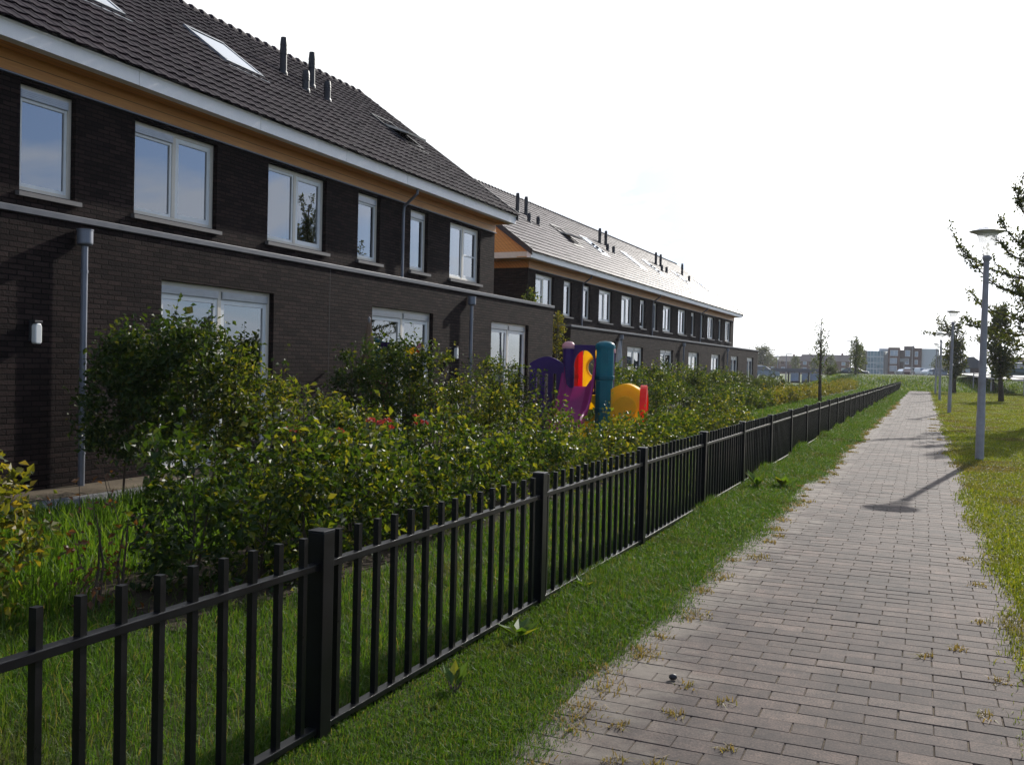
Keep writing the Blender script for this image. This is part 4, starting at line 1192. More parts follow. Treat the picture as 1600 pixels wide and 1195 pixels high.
# ------------------------------------------------------------------ plastic play set in the garden
def plastic(name, col):
    m, nt, out = new_mat(name)
    n = noise(nt, 3.0, 4)
    c = ramp(nt, [(0.3, tuple(v*0.92 for v in col)), (0.7, tuple(min(1, v*1.06) for v in col))], n.outputs['Fac']).outputs[0]
    p = principled(nt, None, c, 0.38, 0.5)
    t = nt.nodes.new('ShaderNodeBsdfTranslucent'); nt.links.new(c, t.inputs[0])
    mx = nt.nodes.new('ShaderNodeMixShader'); mx.inputs[0].default_value = 0.6
    nt.links.new(p.outputs[0], mx.inputs[1]); nt.links.new(t.outputs[0], mx.inputs[2]); nt.links.new(mx.outputs[0], out.inputs[0])
    return m
M['p_purple'] = plastic('purple_plastic', (0.085, 0.030, 0.21))
M['p_magenta'] = plastic('magenta_plastic', (0.52, 0.045, 0.28))
M['p_teal'] = plastic('teal_plastic', (0.025, 0.24, 0.30))
M['p_yellow'] = plastic('yellow_plastic', (0.95, 0.68, 0.018))
M['p_red'] = plastic('red_plastic', (0.75, 0.045, 0.03))
M['p_sunlit_pink'] = plastic('sunlit_pink_plastic', (0.70, 0.45, 0.48))  # sunlight on the domed caps put into a paler plastic colour

def ring_panel(b, cx, cz, hw_, z0, z1, r, ya, yb, n=28, rz=None):
    """flat panel in the xz plane with a round or oval hole through it"""
    rz = rz or r
    def outer(a):
        c, s = math.cos(a), math.sin(a)
        k = min(hw_/abs(c) if abs(c) > 1e-6 else 1e9, ((z1-cz)/s if s > 1e-6 else ((z0-cz)/s if s < -1e-6 else 1e9)))
        return (cx+c*k, cz+s*k)
    for j in range(n):
        a, c = 2*math.pi*j/n, 2*math.pi*(j+1)/n
        i0, i1 = (cx+r*math.cos(a), cz+rz*math.sin(a)), (cx+r*math.cos(c), cz+rz*math.sin(c))
        o0, o1 = outer(a), outer(c)
        b.face([(o0[0], ya, o0[1]), (o1[0], ya, o1[1]), (i1[0], ya, i1[1]), (i0[0], ya, i0[1])])
        b.face([(o0[0], yb, o0[1]), (i0[0], yb, i0[1]), (i1[0], yb, i1[1]), (o1[0], yb, o1[1])])
        b.face([(i0[0], ya, i0[1]), (i1[0], ya, i1[1]), (i1[0], yb, i1[1]), (i0[0], yb, i0[1])])
        b.face([(o0[0], ya, o0[1]), (o0[0], yb, o0[1]), (o1[0], yb, o1[1]), (o1[0], ya, o1[1])])

def play_set():
    t = thing('play_set', 'colourful plastic climbing tower with purple slide, teal post and yellow tunnel above the hedge', 'play set', (-7.1, 21.0, 0), R(12))
    # coordinates are relative to the tower centre
    def post(x, y, m, top, cap, w=0.14):
        b = MB()
        poly = [(w*math.cos(a)*(1 if abs(math.cos(a)) < .8 else .96), w*math.sin(a)) for a in [math.pi/8+k*math.pi/4 for k in range(8)]]
        b.prism([(p[0]+x, p[1]+y) for p in poly], 'z', 0, top)
        b.prism([(p[0]*1.1+x, p[1]*1.1+y) for p in poly], 'z', 1.32, 1.42)
        b.prism([(p[0]*1.1+x, p[1]*1.1+y) for p in poly], 'z', 0.62, 0.70)
        o = b.build('post', m, t, bevel=0.018)
        d = MB(); d.lathe([(w*1.06, top-0.05), (w*1.06, top+0.01), (w*0.95, top+0.06), (w*0.6, top+0.105), (0.001, top+0.12)], (x, y, 0), 20)
        d.build('post_cap', cap, o, smooth=True)
        if m is M['p_teal']:
            g = MB()
            for z in (1.86, 1.78, 1.70): g.box(x-0.03, x+0.10, y-w-0.015, y-w*0.9, z, z+0.03)
            g.build('grip', M['p_teal'], o)
        return o
    post(-0.43, -0.40, M['p_purple'], 2.06, M['p_sunlit_pink'])
    post(0.40, -0.38, M['p_teal'], 2.08, M['p_teal'], 0.215)
    post(-0.43, 0.42, M['p_red'], 2.0, M['p_sunlit_pink'])
    post(0.42, 0.42, M['p_purple'], 2.0, M['p_sunlit_pink'])
    # purple arched front between the front posts
    b = MB(); n = 14; x0, x1 = -0.31, 0.19; zc = 1.60
    for k in range(n):
        a, c = math.pi*k/n, math.pi*(k+1)/n
        p = lambda q: ((x0+x1)/2+math.cos(q)*0.24, zc+math.sin(q)*0.38)
        pa, pc = p(a), p(c)
        b.prism([pa, (pa[0], 2.10), (pc[0], 2.10), pc], 'y', -0.45, -0.37)
    b.box(-0.34, -0.29, -0.45, -0.37, 1.05, 1.6); b.box(0.17, 0.20, -0.45, -0.37, 1.05, 1.6)
    b.build('arch_panel', M['p_purple'], t, fixn=True)
    # rear panels: red strip and yellow panel with a porthole
    r = MB(); r.box(-0.36, -0.20, 0.40, 0.46, 0.5, 1.98); r.build('red_panel', M['p_red'], t, bevel=0.01)
    y = MB(); ring_panel(y, 0.15, 1.60, 0.34, 0.62, 2.0, 0.225, 0.38, 0.45)
    yo = y.build('yellow_panel', M['p_yellow'], t)
    rim = MB()
    for j in range(28):
        a, c = 2*math.pi*j/28, 2*math.pi*(j+1)/28
        for ra, rb in ((0.220, 0.27),):
            P = lambda q, rr_: (0.15+rr_*math.cos(q), 1.60+rr_*math.sin(q))
            rim.prism([P(a, ra), P(a, rb), P(c, rb), P(c, ra)], 'y', 0.345, 0.381)
    rim.build('porthole_rim', M['p_yellow'], yo)
    d = MB(); d.box(-0.40, 0.40, -0.36, 0.38, 0.98, 1.05); d.build('deck', M['p_purple'], t, bevel=0.01)
    # side wall facing the path
    sw = MB(); ring_panel(sw, 0.0, 0.62, 0.30, 0.02, 0.97, 0.21, -0.43, -0.38, rz=0.24); sw.build('crawl_panel', M['p_yellow'], t)
    # slide: trough with raised sides, running towards the path and to the left
    s_ = MB(); L = 9
    prof = [(-0.30, 0.20), (-0.27, 0.215), (-0.22, 0.06), (-0.12, 0.0), (0.12, 0.0), (0.22, 0.06), (0.27, 0.215), (0.30, 0.20), (0.27, 0.03), (0.14, -0.035), (-0.14, -0.035), (-0.27, 0.03)]
    rows = []
    for k in range(L+1):
        f = k/L
        yy = -0.42-1.55*f; zz = 1.10*(1-f)**1.25*(1-0.12*math.sin(f*math.pi))+0.16*f
        hh = 1.35+1.5*max(0, 1-f*4)+0.25*math.sin(f*9)
        rows.append([(-0.12+px-0.10*f, yy, zz+pz*(hh if pz > 0.05 else 1)) for px, pz in prof])
    m_ = len(prof)
    for ra, rb in zip(rows[:-1], rows[1:]):
        for j in range(m_): s_.face([ra[j], ra[(j+1) % m_], rb[(j+1) % m_], rb[j]])
    s_.face(rows[0][::-1]); s_.face(rows[-1])
    s_.v = [((v[0]+0.12)*1.25-0.16, v[1], v[2]*1.06) for v in s_.v]
    s_.build('slide', M['p_magenta'], t, fixn=True)
    # tall purple climbing panel with three slots and an arched top
    c = MB(); X0, X1 = -1.28, -0.50; n = 12
    slots = [(-1.12, -1.04), (-0.93, -0.85), (-0.74, -0.66)]
    xs = [X0]+[v for s2 in slots for v in s2]+[X1]
    top = lambda x: 1.66+0.16*math.sin((x-X0)/(X1-X0)*math.pi)
    for a, e in zip(xs[:-1], xs[1:]):
        sl = any(abs(a-q[0]) < 1e-6 for q in slots)
        parts = [(0.0, 0.62), (1.44, None)] if sl else [(0.0, None)]
        for z0, z1 in parts:
            seg = 4
            up = [(e-(e-a)*q/seg, top(e-(e-a)*q/seg)) for q in range(seg+1)] if z1 is None else [(e, z1), (a, z1)]
            c.prism([(a, z0), (e, z0)]+up, 'y', -0.62, -0.50)
    c.build('climbing_panel', M['p_purple'], t)
    # yellow tunnel with embossed disc, red end ring
    tn = MB(); ya, yb = -0.50, 0.32
    def top2(x): return 1.12+0.13*math.sin((x-0.56)/(1.20-0.56)*math.pi)
    q = 10; X = [0.56+(1.20-0.56)*k/q for k in range(q+1)]
    tn.prism([(X[0], 0.05), (X[-1], 0.05)]+[(x, top2(x)) for x in X[::-1]], 'y', ya, ya+0.05)
    tn.prism([(X[0], 0.05), (X[-1], 0.05)]+[(x, top2(x)) for x in X[::-1]], 'y', yb-0.05, yb)
    for a, e in zip(X[:-1], X[1:]):
        tn.prism([(a, top2(a)-0.04), (e, top2(e)-0.04), (e, top2(e)-0.001), (a, top2(a)-0.001)], 'y', ya+0.05, yb-0.05)
    to = tn.build('tunnel', M['p_yellow'], t)
    dd = MB(); dd.tube([(0.88, ya+0.002, 0.72), (0.88, ya-0.035, 0.72)], [0.27, 0.25], 28); dd.build('round_emboss', M['p_yellow'], to, bevel=0.008)
    rg = MB()
    n = 24
    def P3(a, rr_, x): return (x, -0.09+rr_*math.cos(a)*1.0, 0.70+rr_*1.25*math.sin(a))
    for j in range(n):
        a, e = 2*math.pi*j/n, 2*math.pi*(j+1)/n
        for (ra, xa, rb, xb) in ((0.42, 1.20, 0.42, 1.34), (0.42, 1.34, 0.28, 1.36), (0.28, 1.36, 0.28, 1.20), (0.28, 1.20, 0.42, 1.20)):
            rg.face([P3(a, ra, xa), P3(e, ra, xa), P3(e, rb, xb), P3(a, rb, xb)])
    rg.build('end_ring', M['p_red'], t, fixn=True)
play_set()

# ------------------------------------------------------------------ things in the near gardens
def parasol(label, x, y, z0, h, col, lean=0.05):
    t = thing('closed_parasol', label, 'parasol', (x, y, 0), 0)
    t.rotation_euler = (lean, 0.02, 0)
    p = MB(); p.lathe([(0.022, 0.0), (0.022, h+0.10), (0.03, h+0.11), (0.001, h+0.16)], n=10); p.build('pole', M['galv'], t, smooth=True)
    c = MB(); n = 28
    prof = [(0.03, h+0.06), (0.075, h-0.15), (0.13, h-0.55), (0.155, h-0.95), (0.10, h-1.05), (0.14, z0+0.1), (0.17, z0)]
    for r, z in prof: r *= 0.72; c.v += [((r*(1+0.22*math.sin(j*2*math.pi/n*7)))*math.cos(2*math.pi*j/n), (r*(1+0.22*math.sin(j*2*math.pi/n*7)))*math.sin(2*math.pi*j/n), z) for j in range(n)]
    for k in range(len(prof)-1):
        for j in range(n): c.f.append([k*n+j, k*n+(j+1) % n, (k+1)*n+(j+1) % n, (k+1)*n+j])
    c.build('canopy', simple('canvas_'+t.name, col, 0.9, 0.1), t, smooth=True)
    b = MB(); b.lathe([(0.25, 0.013), (0.25, 0.06), (0.05, 0.09), (0.03, 0.25)], n=20); b.build('base', M['darkplastic'], t)
parasol('closed brown parasol standing left of the second glass door', -9.05, 14.65, 1.1, 2.25, (0.20, 0.13, 0.09))
parasol('closed pale grey parasol before the farther terrace, behind the tall hedge', -9.9, 32.4, 0.9, 2.50, (0.42, 0.42, 0.43), 0.0)

def bucket():
    t = thing('bucket', 'white plastic bucket beside the first glass door, seen over the hedge', 'bucket', (-8.75, 11.62, 0.42))
    b = MB(); b.lathe([(0.001, 0.0), (0.125, 0.0), (0.165, 0.36), (0.182, 0.365), (0.182, 0.40), (0.160, 0.40), (0.155, 0.36), (0.12, 0.02), (0.001, 0.02)], n=28)
    b.build('pail', simple('white_pail', (0.70, 0.70, 0.68), 0.4), t, smooth=True)
    h = MB(); h.tube([(0, 0.18*math.cos(a), 0.36-0.17*math.sin(a)) for a in [math.pi*k/12 for k in range(13)]], 0.005, 6); h.build('handle', M['galv'], t)
bucket()
def crate():
    t = thing('stand', 'low dark wooden stand under the white bucket', 'stand', (-8.75, 11.62, 0.012))
    b = MB(); b.box(-0.3, 0.3, -0.3, 0.3, 0.37, 0.407); b.build('top', M['bark'], t)
    for sx in (-0.25, 0.25):
        for sy in (-0.25, 0.25):
            l = MB(); l.box(sx-0.03, sx+0.03, sy-0.03, sy+0.03, 0.0, 0.37); l.build('leg', M['bark'], t)
crate()
def leaning_board():
    t = thing('board', 'brown wooden board leaning on the brick wall, right of the bucket', 'board', (-9.1, 13.05, 0.012))
    b = MB(); b.prism([(0.0, 0.0), (0.03, 0.0), (-0.32, 0.95), (-0.35, 0.95)], 'y', -0.42, 0.42)
    b.build('panel', simple('weathered_plywood', (0.21, 0.15, 0.10), 0.8, 0.2, var=0.25), t)
    f = MB(); f.prism([(0.03, 0.0), (0.055, 0.0), (-0.295, 0.95), (-0.32, 0.95)], 'y', 0.36, 0.42); f.build('batten', M['bark'], t)
leaning_board()
def garden_table():
    t = thing('garden_table', 'grey garden table with thin top, half hidden by the red-flowered hedge', 'table', (-8.05, 12.3, 0.012), 0.1)
    b = MB(); b.box(-0.4, 0.4, -0.6, 0.6, 0.62, 0.65); b.build('table_top', M['zinc'], t, bevel=0.006)
    for sx in (-0.34, 0.34):
        for sy in (-0.54, 0.54):
            l = MB(); l.box(sx-0.02, sx+0.02, sy-0.02, sy+0.02, 0, 0.62); l.build('leg', M['zinc'], t)
garden_table()
def tub(label, x, y, col):
    t = thing('sand_tub', label, 'tub', (x, y, 0.0))
    b = MB(); b.lathe([(0.001, 0.0), (0.36, 0.0), (0.44, 0.24), (0.47, 0.25), (0.47, 0.28), (0.43, 0.28), (0.36, 0.05), (0.001, 0.05)], n=32)
    b.build('shell', plastic('tub_'+t.name, col), t, smooth=False)
tub('dark blue plastic tub on the lawn left of the slide, glimpsed through the hedge', -7.2, 17.0, (0.02, 0.03, 0.20))

# ------------------------------------------------------------------ cars on the road and in front of the flats
M['tyre'] = simple('tyre_rubber', (0.018, 0.018, 0.018), 0.85, 0.2)
M['rim'] = simple('wheel_alloy', (0.45, 0.46, 0.47), 0.35, 0.5, 0.7)
M['carglass'] = mat_glass('car_glass', (0.10, 0.12, 0.13), 1.7, 0.06)
M['headlight'] = simple('headlight_lens', (0.75, 0.77, 0.78), 0.1, 0.6)
def carpaint(name, col):
    m, nt, out = new_mat(name)
    p = principled(nt, out, col, 0.42, 0.5, 0.15)
    p.inputs['Coat Weight'].default_value = 0.8; p.inputs['Coat Roughness'].default_value = 0.06
    return m
def car(label, loc, rot, col, style='hatch', group=None):
    t = thing('parked_car', label, 'car', loc, rot, group)
    pm = carpaint('paint_'+t.name, col)
    if style == 'van':
        prof = [(-2.15, 0.32), (2.10, 0.32), (2.18, 0.62), (2.10, 0.86), (1.30, 1.02), (0.75, 1.62), (0.4, 1.72), (-1.85, 1.74), (-2.12, 1.5), (-2.2, 0.8)]
        belt = 1.0
    elif style == 'saloon':
        prof = [(-2.2, 0.30), (2.15, 0.30), (2.22, 0.60), (2.1, 0.80), (1.15, 0.93), (0.45, 1.38), (0.1, 1.44), (-0.8, 1.43), (-1.5, 1.02), (-2.15, 0.95), (-2.25, 0.6)]
        belt = 0.9
    else:
        prof = [(-1.95, 0.30), (1.95, 0.30), (2.02, 0.60), (1.92, 0.82), (1.05, 0.95), (0.40, 1.42), (0.05, 1.49), (-1.25, 1.46), (-1.72, 1.08), (-1.98, 0.95), (-2.02, 0.6)]
        belt = 0.93
    b = MB(); n = len(prof)
    def hwid(z): return 0.86 if z <= belt else 0.86-0.20*(z-belt)/0.6
    Lr = [(x, hwid(z)*(0.93 if abs(x) > 1.9 else 1), z) for x, z in prof]; Rr = [(x, -y, z) for x, y, z in Lr]
    mid = [(x, 0, z+0.02) for x, z in prof]
    for j in range(n):
        k = (j+1) % n
        b.face([Lr[j], Lr[k], mid[k], mid[j]]); b.face([mid[j], mid[k], Rr[k], Rr[j]])
    b.face(Lr[::-1]); b.face(Rr)
    b.build('body', pm, t, bevel=0.05, fixn=True)
    top = [p for p in prof if p[1] > belt-0.06]
    # side windows, windscreen and rear screen set just proud of the body
    xs = [p[0] for p in top if p[1] > 1.3]; xf, xr_ = max(xs), min(xs); ztop = max(p[1] for p in top)-0.12
    for sy in (1, -1):
        g = MB()
        q = [(xf+0.50, belt+0.04), (xf+0.06, ztop), (xr_+0.1, ztop), (xr_-0.22, belt+0.04)]
        g.face([(x, sy*(hwid(z)+0.012), z) for x, z in q]); g.build('side_window', M['carglass'], t, fixn=False)
    fr = [p for p in prof if p[0] > 0]
    a = max((p for p in prof if p[0] > 0.3 and belt-0.08 < p[1] < 1.1), key=lambda p: p[1]); c = min((p for p in prof if p[1] > 1.3 and p[0] > 0), key=lambda p: -p[0])
    g = MB(); g.face([(a[0]-0.03, -0.72, a[1]+0.07), (a[0]-0.03, 0.72, a[1]+0.07), (c[0]+0.04, 0.60, c[1]-0.02), (c[0]+0.04, -0.60, c[1]-0.02)])
    for k in range(4): g.v[k] = (g.v[k][0]+0.03, g.v[k][1], g.v[k][2]+0.035)
    g.build('windscreen', M['carglass'], t, fixn=False)
    for sy in (1, -1):
        h = MB(); h.box(prof[2][0]-0.20, prof[2][0]-0.02, sy*0.60-0.13, sy*0.60+0.13, 0.62, 0.74); h.build('headlight', M['headlight'], t, bevel=0.02)
        for x in (1.28, -1.28):
            w = MB(); w.tube([(x, sy*0.68, 0.31), (x, sy*0.885, 0.31)], 0.31, 20); wo = w.build('wheel', M['tyre'], t, bevel=0.02)
            r = MB(); r.tube([(x, sy*0.886, 0.31), (x, sy*0.90, 0.31)], [0.20, 0.18], 14); r.build('rim', M['rim'], wo)
    return t
G4 = 'cars parked before the flats'
car('silver-blue car parked just past the end of the farther terrace', (-17.2, 112, 0.78), 0.25, (0.20, 0.25, 0.30), 'hatch')
car('dark car on the bank road, nose to the left, between the young trees', (-8.6, 128, 0.92), math.pi, (0.03, 0.03, 0.035), 'saloon')
car('grey car at the left end of the cars before the flats', (-4.6, 236, 1.45), 2.2, (0.25, 0.26, 0.28), 'hatch', G4)
car('tall white van with sun glinting on its roof, before the flats', (-2.9, 234, 1.55), 1.2, (0.75, 0.75, 0.75), 'van', G4)
car('dark maroon car in front of the white van', (-3.2, 226, 1.42), 1.35, (0.07, 0.012, 0.02), 'hatch', G4)
car('white car, left one of the touching white pair before the flats', (-0.6, 232, 1.5), 1.1, (0.72, 0.73, 0.74), 'van', G4)
car('white low car, right one of the touching white pair before the flats', (1.1, 229, 1.48), 0.9, (0.75, 0.76, 0.77), 'hatch', G4)
car('blue-grey van with glinting roof at the right end of the parked cars', (3.3, 230, 1.45), 0.5, (0.14, 0.17, 0.22), 'van', G4)
car('dark green car on the pale road at the right edge', (7.9, 99, 1.47), 2.6, (0.06, 0.09, 0.08), 'saloon')

# ------------------------------------------------------------------ bridge, sign, guard rail
def bridge():
    t = thing('bridge', 'long dark bridge parapet on posts with pale blue panels beneath, left of the young tree', 'bridge', (-15.2, 128, 0))
    b = MB(); b.box(-3.4, 3.4, -0.15, 0.15, 1.60, 2.08); b.build('parapet', simple('bridge_paint', (0.10, 0.10, 0.115), 0.6), t, bevel=0.01)
    for k, x in enumerate((-0.95, 0.4, 1.55, 2.9)):
        p = MB(); p.box(x-0.09, x+0.09, -0.12, 0.12, -0.6, 1.60); p.build('post', M['darkplastic'], t)
    for xa, xb in ((-0.75, 0.25), (0.65, 1.44), (1.66, 2.78)):
        p = MB(); p.box(xa, xb, 0.30, 0.36, -0.4, 1.52); p.build('panel', simple('pale_blue_panel', (0.27, 0.34, 0.45), 0.5), t)
bridge()
def sign():
    t = thing('road_sign', 'grey back of a rectangular sign on a pole, before the brick flats', 'sign', (-3.75, 200, 0))
    p = MB(); p.lathe([(0.06, 0.5), (0.05, 4.2)], n=10); p.build('pole', M['galv'], t)
    b = MB(); b.box(-0.75, 0.75, -0.09, -0.055, 4.1, 4.75); b.build('plate', M['galv'], t)
sign()
def guard_rail():
    t = thing('guard_rail', 'two-bar grey guard rail beside the pale road at the right edge', 'guard rail', (7.6, 90, 0))
    pts = [(4.4, 104.5), (5.6, 98), (7.6, 90), (10.5, 83), (15, 77), (24, 70)]
    zz = [1.72, 1.60, 1.45, 1.32, 1.22, 1.1]
    for dz in (0.0, -0.26):
        b = MB(); b.tube([(x-7.6, y-90, z+dz+0.12) for (x, y), z in zip(pts, zz)], 0.055, 6); b.build('bar', M['galv'], t)
    for (x, y), z in zip(pts, zz):
        b = MB(); b.box(x-7.6-0.05, x-7.6+0.05, y-90-0.05, y-90+0.05, z-1.3, z+0.2); b.build('post', M['galv'], t)
guard_rail()

# ------------------------------------------------------------------ distant buildings
M['farbrick'] = simple('far_brick', (0.115, 0.062, 0.055), 0.9, 0.2, var=0.2, scale=0.8)
M['farbrick2'] = simple('far_dark_brick', (0.080, 0.058, 0.058), 0.9, 0.2, var=0.2, scale=0.8)
M['farroof'] = simple('far_roof', (0.075, 0.060, 0.062), 0.7, 0.3, var=0.2, scale=1.5)
M['farglass'] = simple('far_window', (0.30, 0.36, 0.44), 0.12, 0.8, 0.3)
M['farwhite'] = simple('far_white', (0.55, 0.56, 0.58), 0.6, 0.3)
M['fargreen'] = simple('glass_cladding', (0.16, 0.25, 0.30), 0.2, 0.7, 0.25, var=0.25, scale=0.6)
def flats():
    t = thing('apartment_building', 'three-storey dark brick flats with pale window bays and a glassy left wing', 'flats', (-8, 340, 1.3))
    def blk(name, x0, x1, y0, y1, z1, m): b = MB(); b.box(x0+8, x1+8, y0, y1, -0.5, z1-1.3); return b.build(name, m, t)
    def wins(parent, spec, y):
        for (x0, x1, z0, z1) in spec:
            b = MB(); b.box(x0+8, x1+8, y-0.06, y-0.01, z0-1.3, z1-1.3)
            f = b.build('window', M['farwhite'], parent)
            g = MB(); n = max(1, int((x1-x0)/1.1)); w = (x1-x0)/n
            for k in range(n): g.box(x0+8+k*w+0.12, x0+8+(k+1)*w-0.12, y-0.10, y-0.061, z0-1.3+0.14, z1-1.3-0.14)
            g.build('panes', M['farglass'], f)
    a = blk('left_block', -21.9, -18.0, 4, 14, 9.4, M['farbrick2'])
    g = blk('glass_wing', -18.0, -12.6, 2, 14, 9.3, M['fargreen'])
    bars = MB()
    for z in (3.2, 5.2, 7.2): bars.box(-18.02+8, -12.55+8, 1.9, 1.99, z-1.3, z-1.3+0.35)
    for k in range(6): bars.box(-17.9+8+k*1.02, -17.75+8+k*1.02, 1.84, 1.895, 0.3, 8.0)
    bars.build('floor_bands', M['farwhite'], g)
    p = blk('penthouse', -14.4, -8.0, 6, 12, 10.25, M['farwhite'])
    b1 = blk('brick_bay', -11.3, -7.8, -0.5, 12, 10.5, M['farbrick'])
    wins(b1, [(-10.7, -8.3, 7.7, 9.6), (-10.7, -8.5, 5.1, 7.0), (-10.7, -8.5, 2.6, 4.5)], -0.5)
    b2 = blk('stair_block', -7.8, -6.5, 1.5, 12, 9.7, M['farbrick2'])
    b3 = blk('brick_bay', -6.5, -3.4, -0.5, 12, 10.95, M['farbrick2'])
    wins(b3, [(-6.1, -4.6, 7.6, 9.6), (-6.1, -4.9, 5.0, 6.8)], -0.5)
    b4 = blk('brick_bay', -3.4, -1.1, 0.3, 12, 10.4, M['farbrick'])
    wins(b4, [(-3.2, -2.2, 7.6, 9.3), (-3.2, -2.2, 5.0, 6.5)], 0.3)
    b5 = blk('blue_wing', -1.1, 3.6, 1.5, 12, 9.9, M['fargreen'])
    wins(b5, [(-0.7, 3.2, 7.4, 8.9), (-0.7, 1.4, 4.6, 6.0)], 1.5)
    b5r = blk('wing_roof', -1.3, 3.9, 1.0, 12.5, 10.25, M['farwhite']); b5r.scale.z = 1.0
    b6 = blk('low_block', 3.6, 7.6, 3, 12, 8.3, M['farbrick'])
    wins(b6, [(4.0, 5.0, 5.6, 7.0), (5.6, 6.6, 5.6, 7.0)], 3)
flats()
def row_house(label, x0, x1, ze, zr, seed, mat_, gable=False):
    rng = random.Random(seed)
    t = thing('brick_house', label, 'house', ((x0+x1)/2, 400, 1.3), 0, 'distant row of brick houses')
    w = (x1-x0)/2
    b = MB(); b.box(-w, w, 0, 9, -0.5, ze-1.3); wl = b.build('wall', mat_, t)
    r = MB()
    if gable: r.prism([(-w-0.3, ze-1.3), (w+0.3, ze-1.3), (0, zr-1.3)], 'y', -0.4, 9.4)
    else: r.prism([(-0.5, ze-1.3), (9.5, ze-1.3), (4.5, zr-1.3)], 'x', -w-0.1, w+0.1)
    ro = r.build('roof', M['farroof'], t)
    c = MB(); c.box(w*0.3-0.35, w*0.3+0.35, 4.1, 4.9, zr-1.9, zr-0.6); c.build('chimney', mat_, ro)
    n = max(2, int(w*2/3.2))
    for k in range(n):
        x = -w+(k+0.5)*2*w/n
        for z in (1.0, 3.4):
            if z+1.3 > ze-1.3: continue
            f = MB(); f.box(x-0.7, x+0.7, -0.07, -0.005, z, z+1.3); fo = f.build('window', M['farwhite'], t)
            g = MB(); g.box(x-0.58, x+0.58, -0.11, -0.071, z+0.12, z+1.18); g.build('pane', M['farglass'], fo)
row_house('distant brick house at the left end of the far row, next to the farther terrace', -66, -55, 5.6, 7.9, 1, M['farbrick'])
row_house('distant brick house partly hidden by the big round dark tree', -55, -46, 5.8, 8.2, 2, M['farbrick'])
row_house('distant brick house with the long plain roof, behind the pale green bushes', -46, -36, 6.0, 8.9, 3, M['farbrick'])
row_house('distant red brick house at the right end of the far row', -36, -27.5, 6.3, 8.9, 4, M['farbrick'])
def barn():
    t = thing('barn', 'dark blue-grey gabled house beyond the bank, between the lawn trees', 'house', (8.0, 200, 1.3))
    b = MB(); b.box(-2.4, 2.6, 0, 8, -0.5, 1.9); b.build('wall', M['farbrick2'], t)
    r = MB(); r.prism([(-2.7, 1.85), (2.9, 1.85), (1.5, 3.1), (0.3, 4.0), (-0.6, 3.9)], 'y', -0.3, 8.3); r.build('roof', simple('slate_roof', (0.045, 0.05, 0.07), 0.6), t)
    for x in (-1.7, -0.6): f = MB(); f.box(x-0.4, x+0.4, -0.06, -0.005, 1.0, 1.7); f.build('window', M['farwhite'], t)
barn()
def right_house():
    t = thing('house', 'pale-windowed house at the far right edge behind the guard rail', 'house', (17.5, 205, 1.3))
    b = MB(); b.box(-3, 3.2, 0, 8, -0.5, 1.8); b.build('wall', M['farwhite'], t)
    r = MB(); r.prism([(-0.4, 1.8), (8.4, 1.8), (4, 4.2)], 'x', -3.3, 3.5); r.build('roof', M['farroof'], t)
    for x in (-2, 0, 2): f = MB(); f.box(x-0.5, x+0.5, -0.06, -0.005, 0.4, 1.5); f.build('window', M['farglass'], t)
right_house()

# trees and roofs across the lawn, outside the picture, that the glass doors mirror
def wood_mass():
    rng = np.random.default_rng(90); m = 15000; nc = 90
    cy = rng.uniform(18, 120, nc); cx = 42+rng.uniform(-3, 5, nc); hh = 2.6+1.0*np.sin(cy*0.21)+rng.uniform(-0.5, 2.2, nc)*(rng.random(nc) < 0.4)
    cz = rng.uniform(0.15, 1.0, nc)*hh
    i = rng.integers(0, nc, m)
    p = np.stack([cx[i], cy[i], cz[i]], 1)+rng.normal(0, 1.0, (m, 3))*[1.0, 1.5, 0.8]
    p[:, 2] = np.maximum(p[:, 2], 0.1)
    o = link('far_wood', leaves_mesh('far_wood', p, rng.normal(0, 1, (m, 3)), rng.normal(0, 1, (m, 3)), rng.uniform(0.5, 0.95, m), 0.9), M['leafdark'])
    tag(o, 'line of dark trees across the lawn, mirrored in the glass doors', 'trees', kind='stuff')
wood_mass()

# ------------------------------------------------------------------ grass
GREEN = [(0.0, (0.026, 0.058, 0.008)), (0.45, (0.045, 0.102, 0.011)), (0.78, (0.075, 0.140, 0.017)), (0.92, (0.10, 0.115, 0.030)), (1.0, (0.17, 0.145, 0.07))]
WORN = [(0.0, (0.034, 0.042, 0.012)), (0.6, (0.062, 0.070, 0.022)), (1.0, (0.12, 0.105, 0.05))]
LAWN = [(0.0, (0.070, 0.100, 0.012)), (0.5, (0.122, 0.156, 0.016)), (0.9, (0.185, 0.200, 0.026)), (1.0, (0.22, 0.19, 0.06))]
DRY = [(0.0, (0.060, 0.062, 0.020)), (0.5, (0.105, 0.088, 0.034)), (1.0, (0.17, 0.135, 0.06))]
M['grass'] = mat_grass('verge_grass', GREEN, WORN, 1.3, 0.54, 0.74)
M['lawn'] = mat_grass('lawn_grass', LAWN, DRY, 0.42, 0.50, 0.62)
M['longgrass'] = mat_grass('long_grass', [(0.0, (0.030, 0.070, 0.008)), (0.6, (0.055, 0.115, 0.012)), (1.0, (0.11, 0.16, 0.03))], trans=0.5)
M['straw'] = mat_grass('straw_tuft', [(0.0, (0.16, 0.115, 0.05)), (0.5, (0.24, 0.17, 0.08)), (0.8, (0.12, 0.12, 0.03)), (1.0, (0.32, 0.25, 0.13))], trans=0.3)
M['weed'] = mat_leaf('weed_leaf', [(0.0, (0.045, 0.095, 0.015)), (0.7, (0.075, 0.13, 0.022)), (1.0, (0.16, 0.16, 0.03))], 0.4, 0.3)

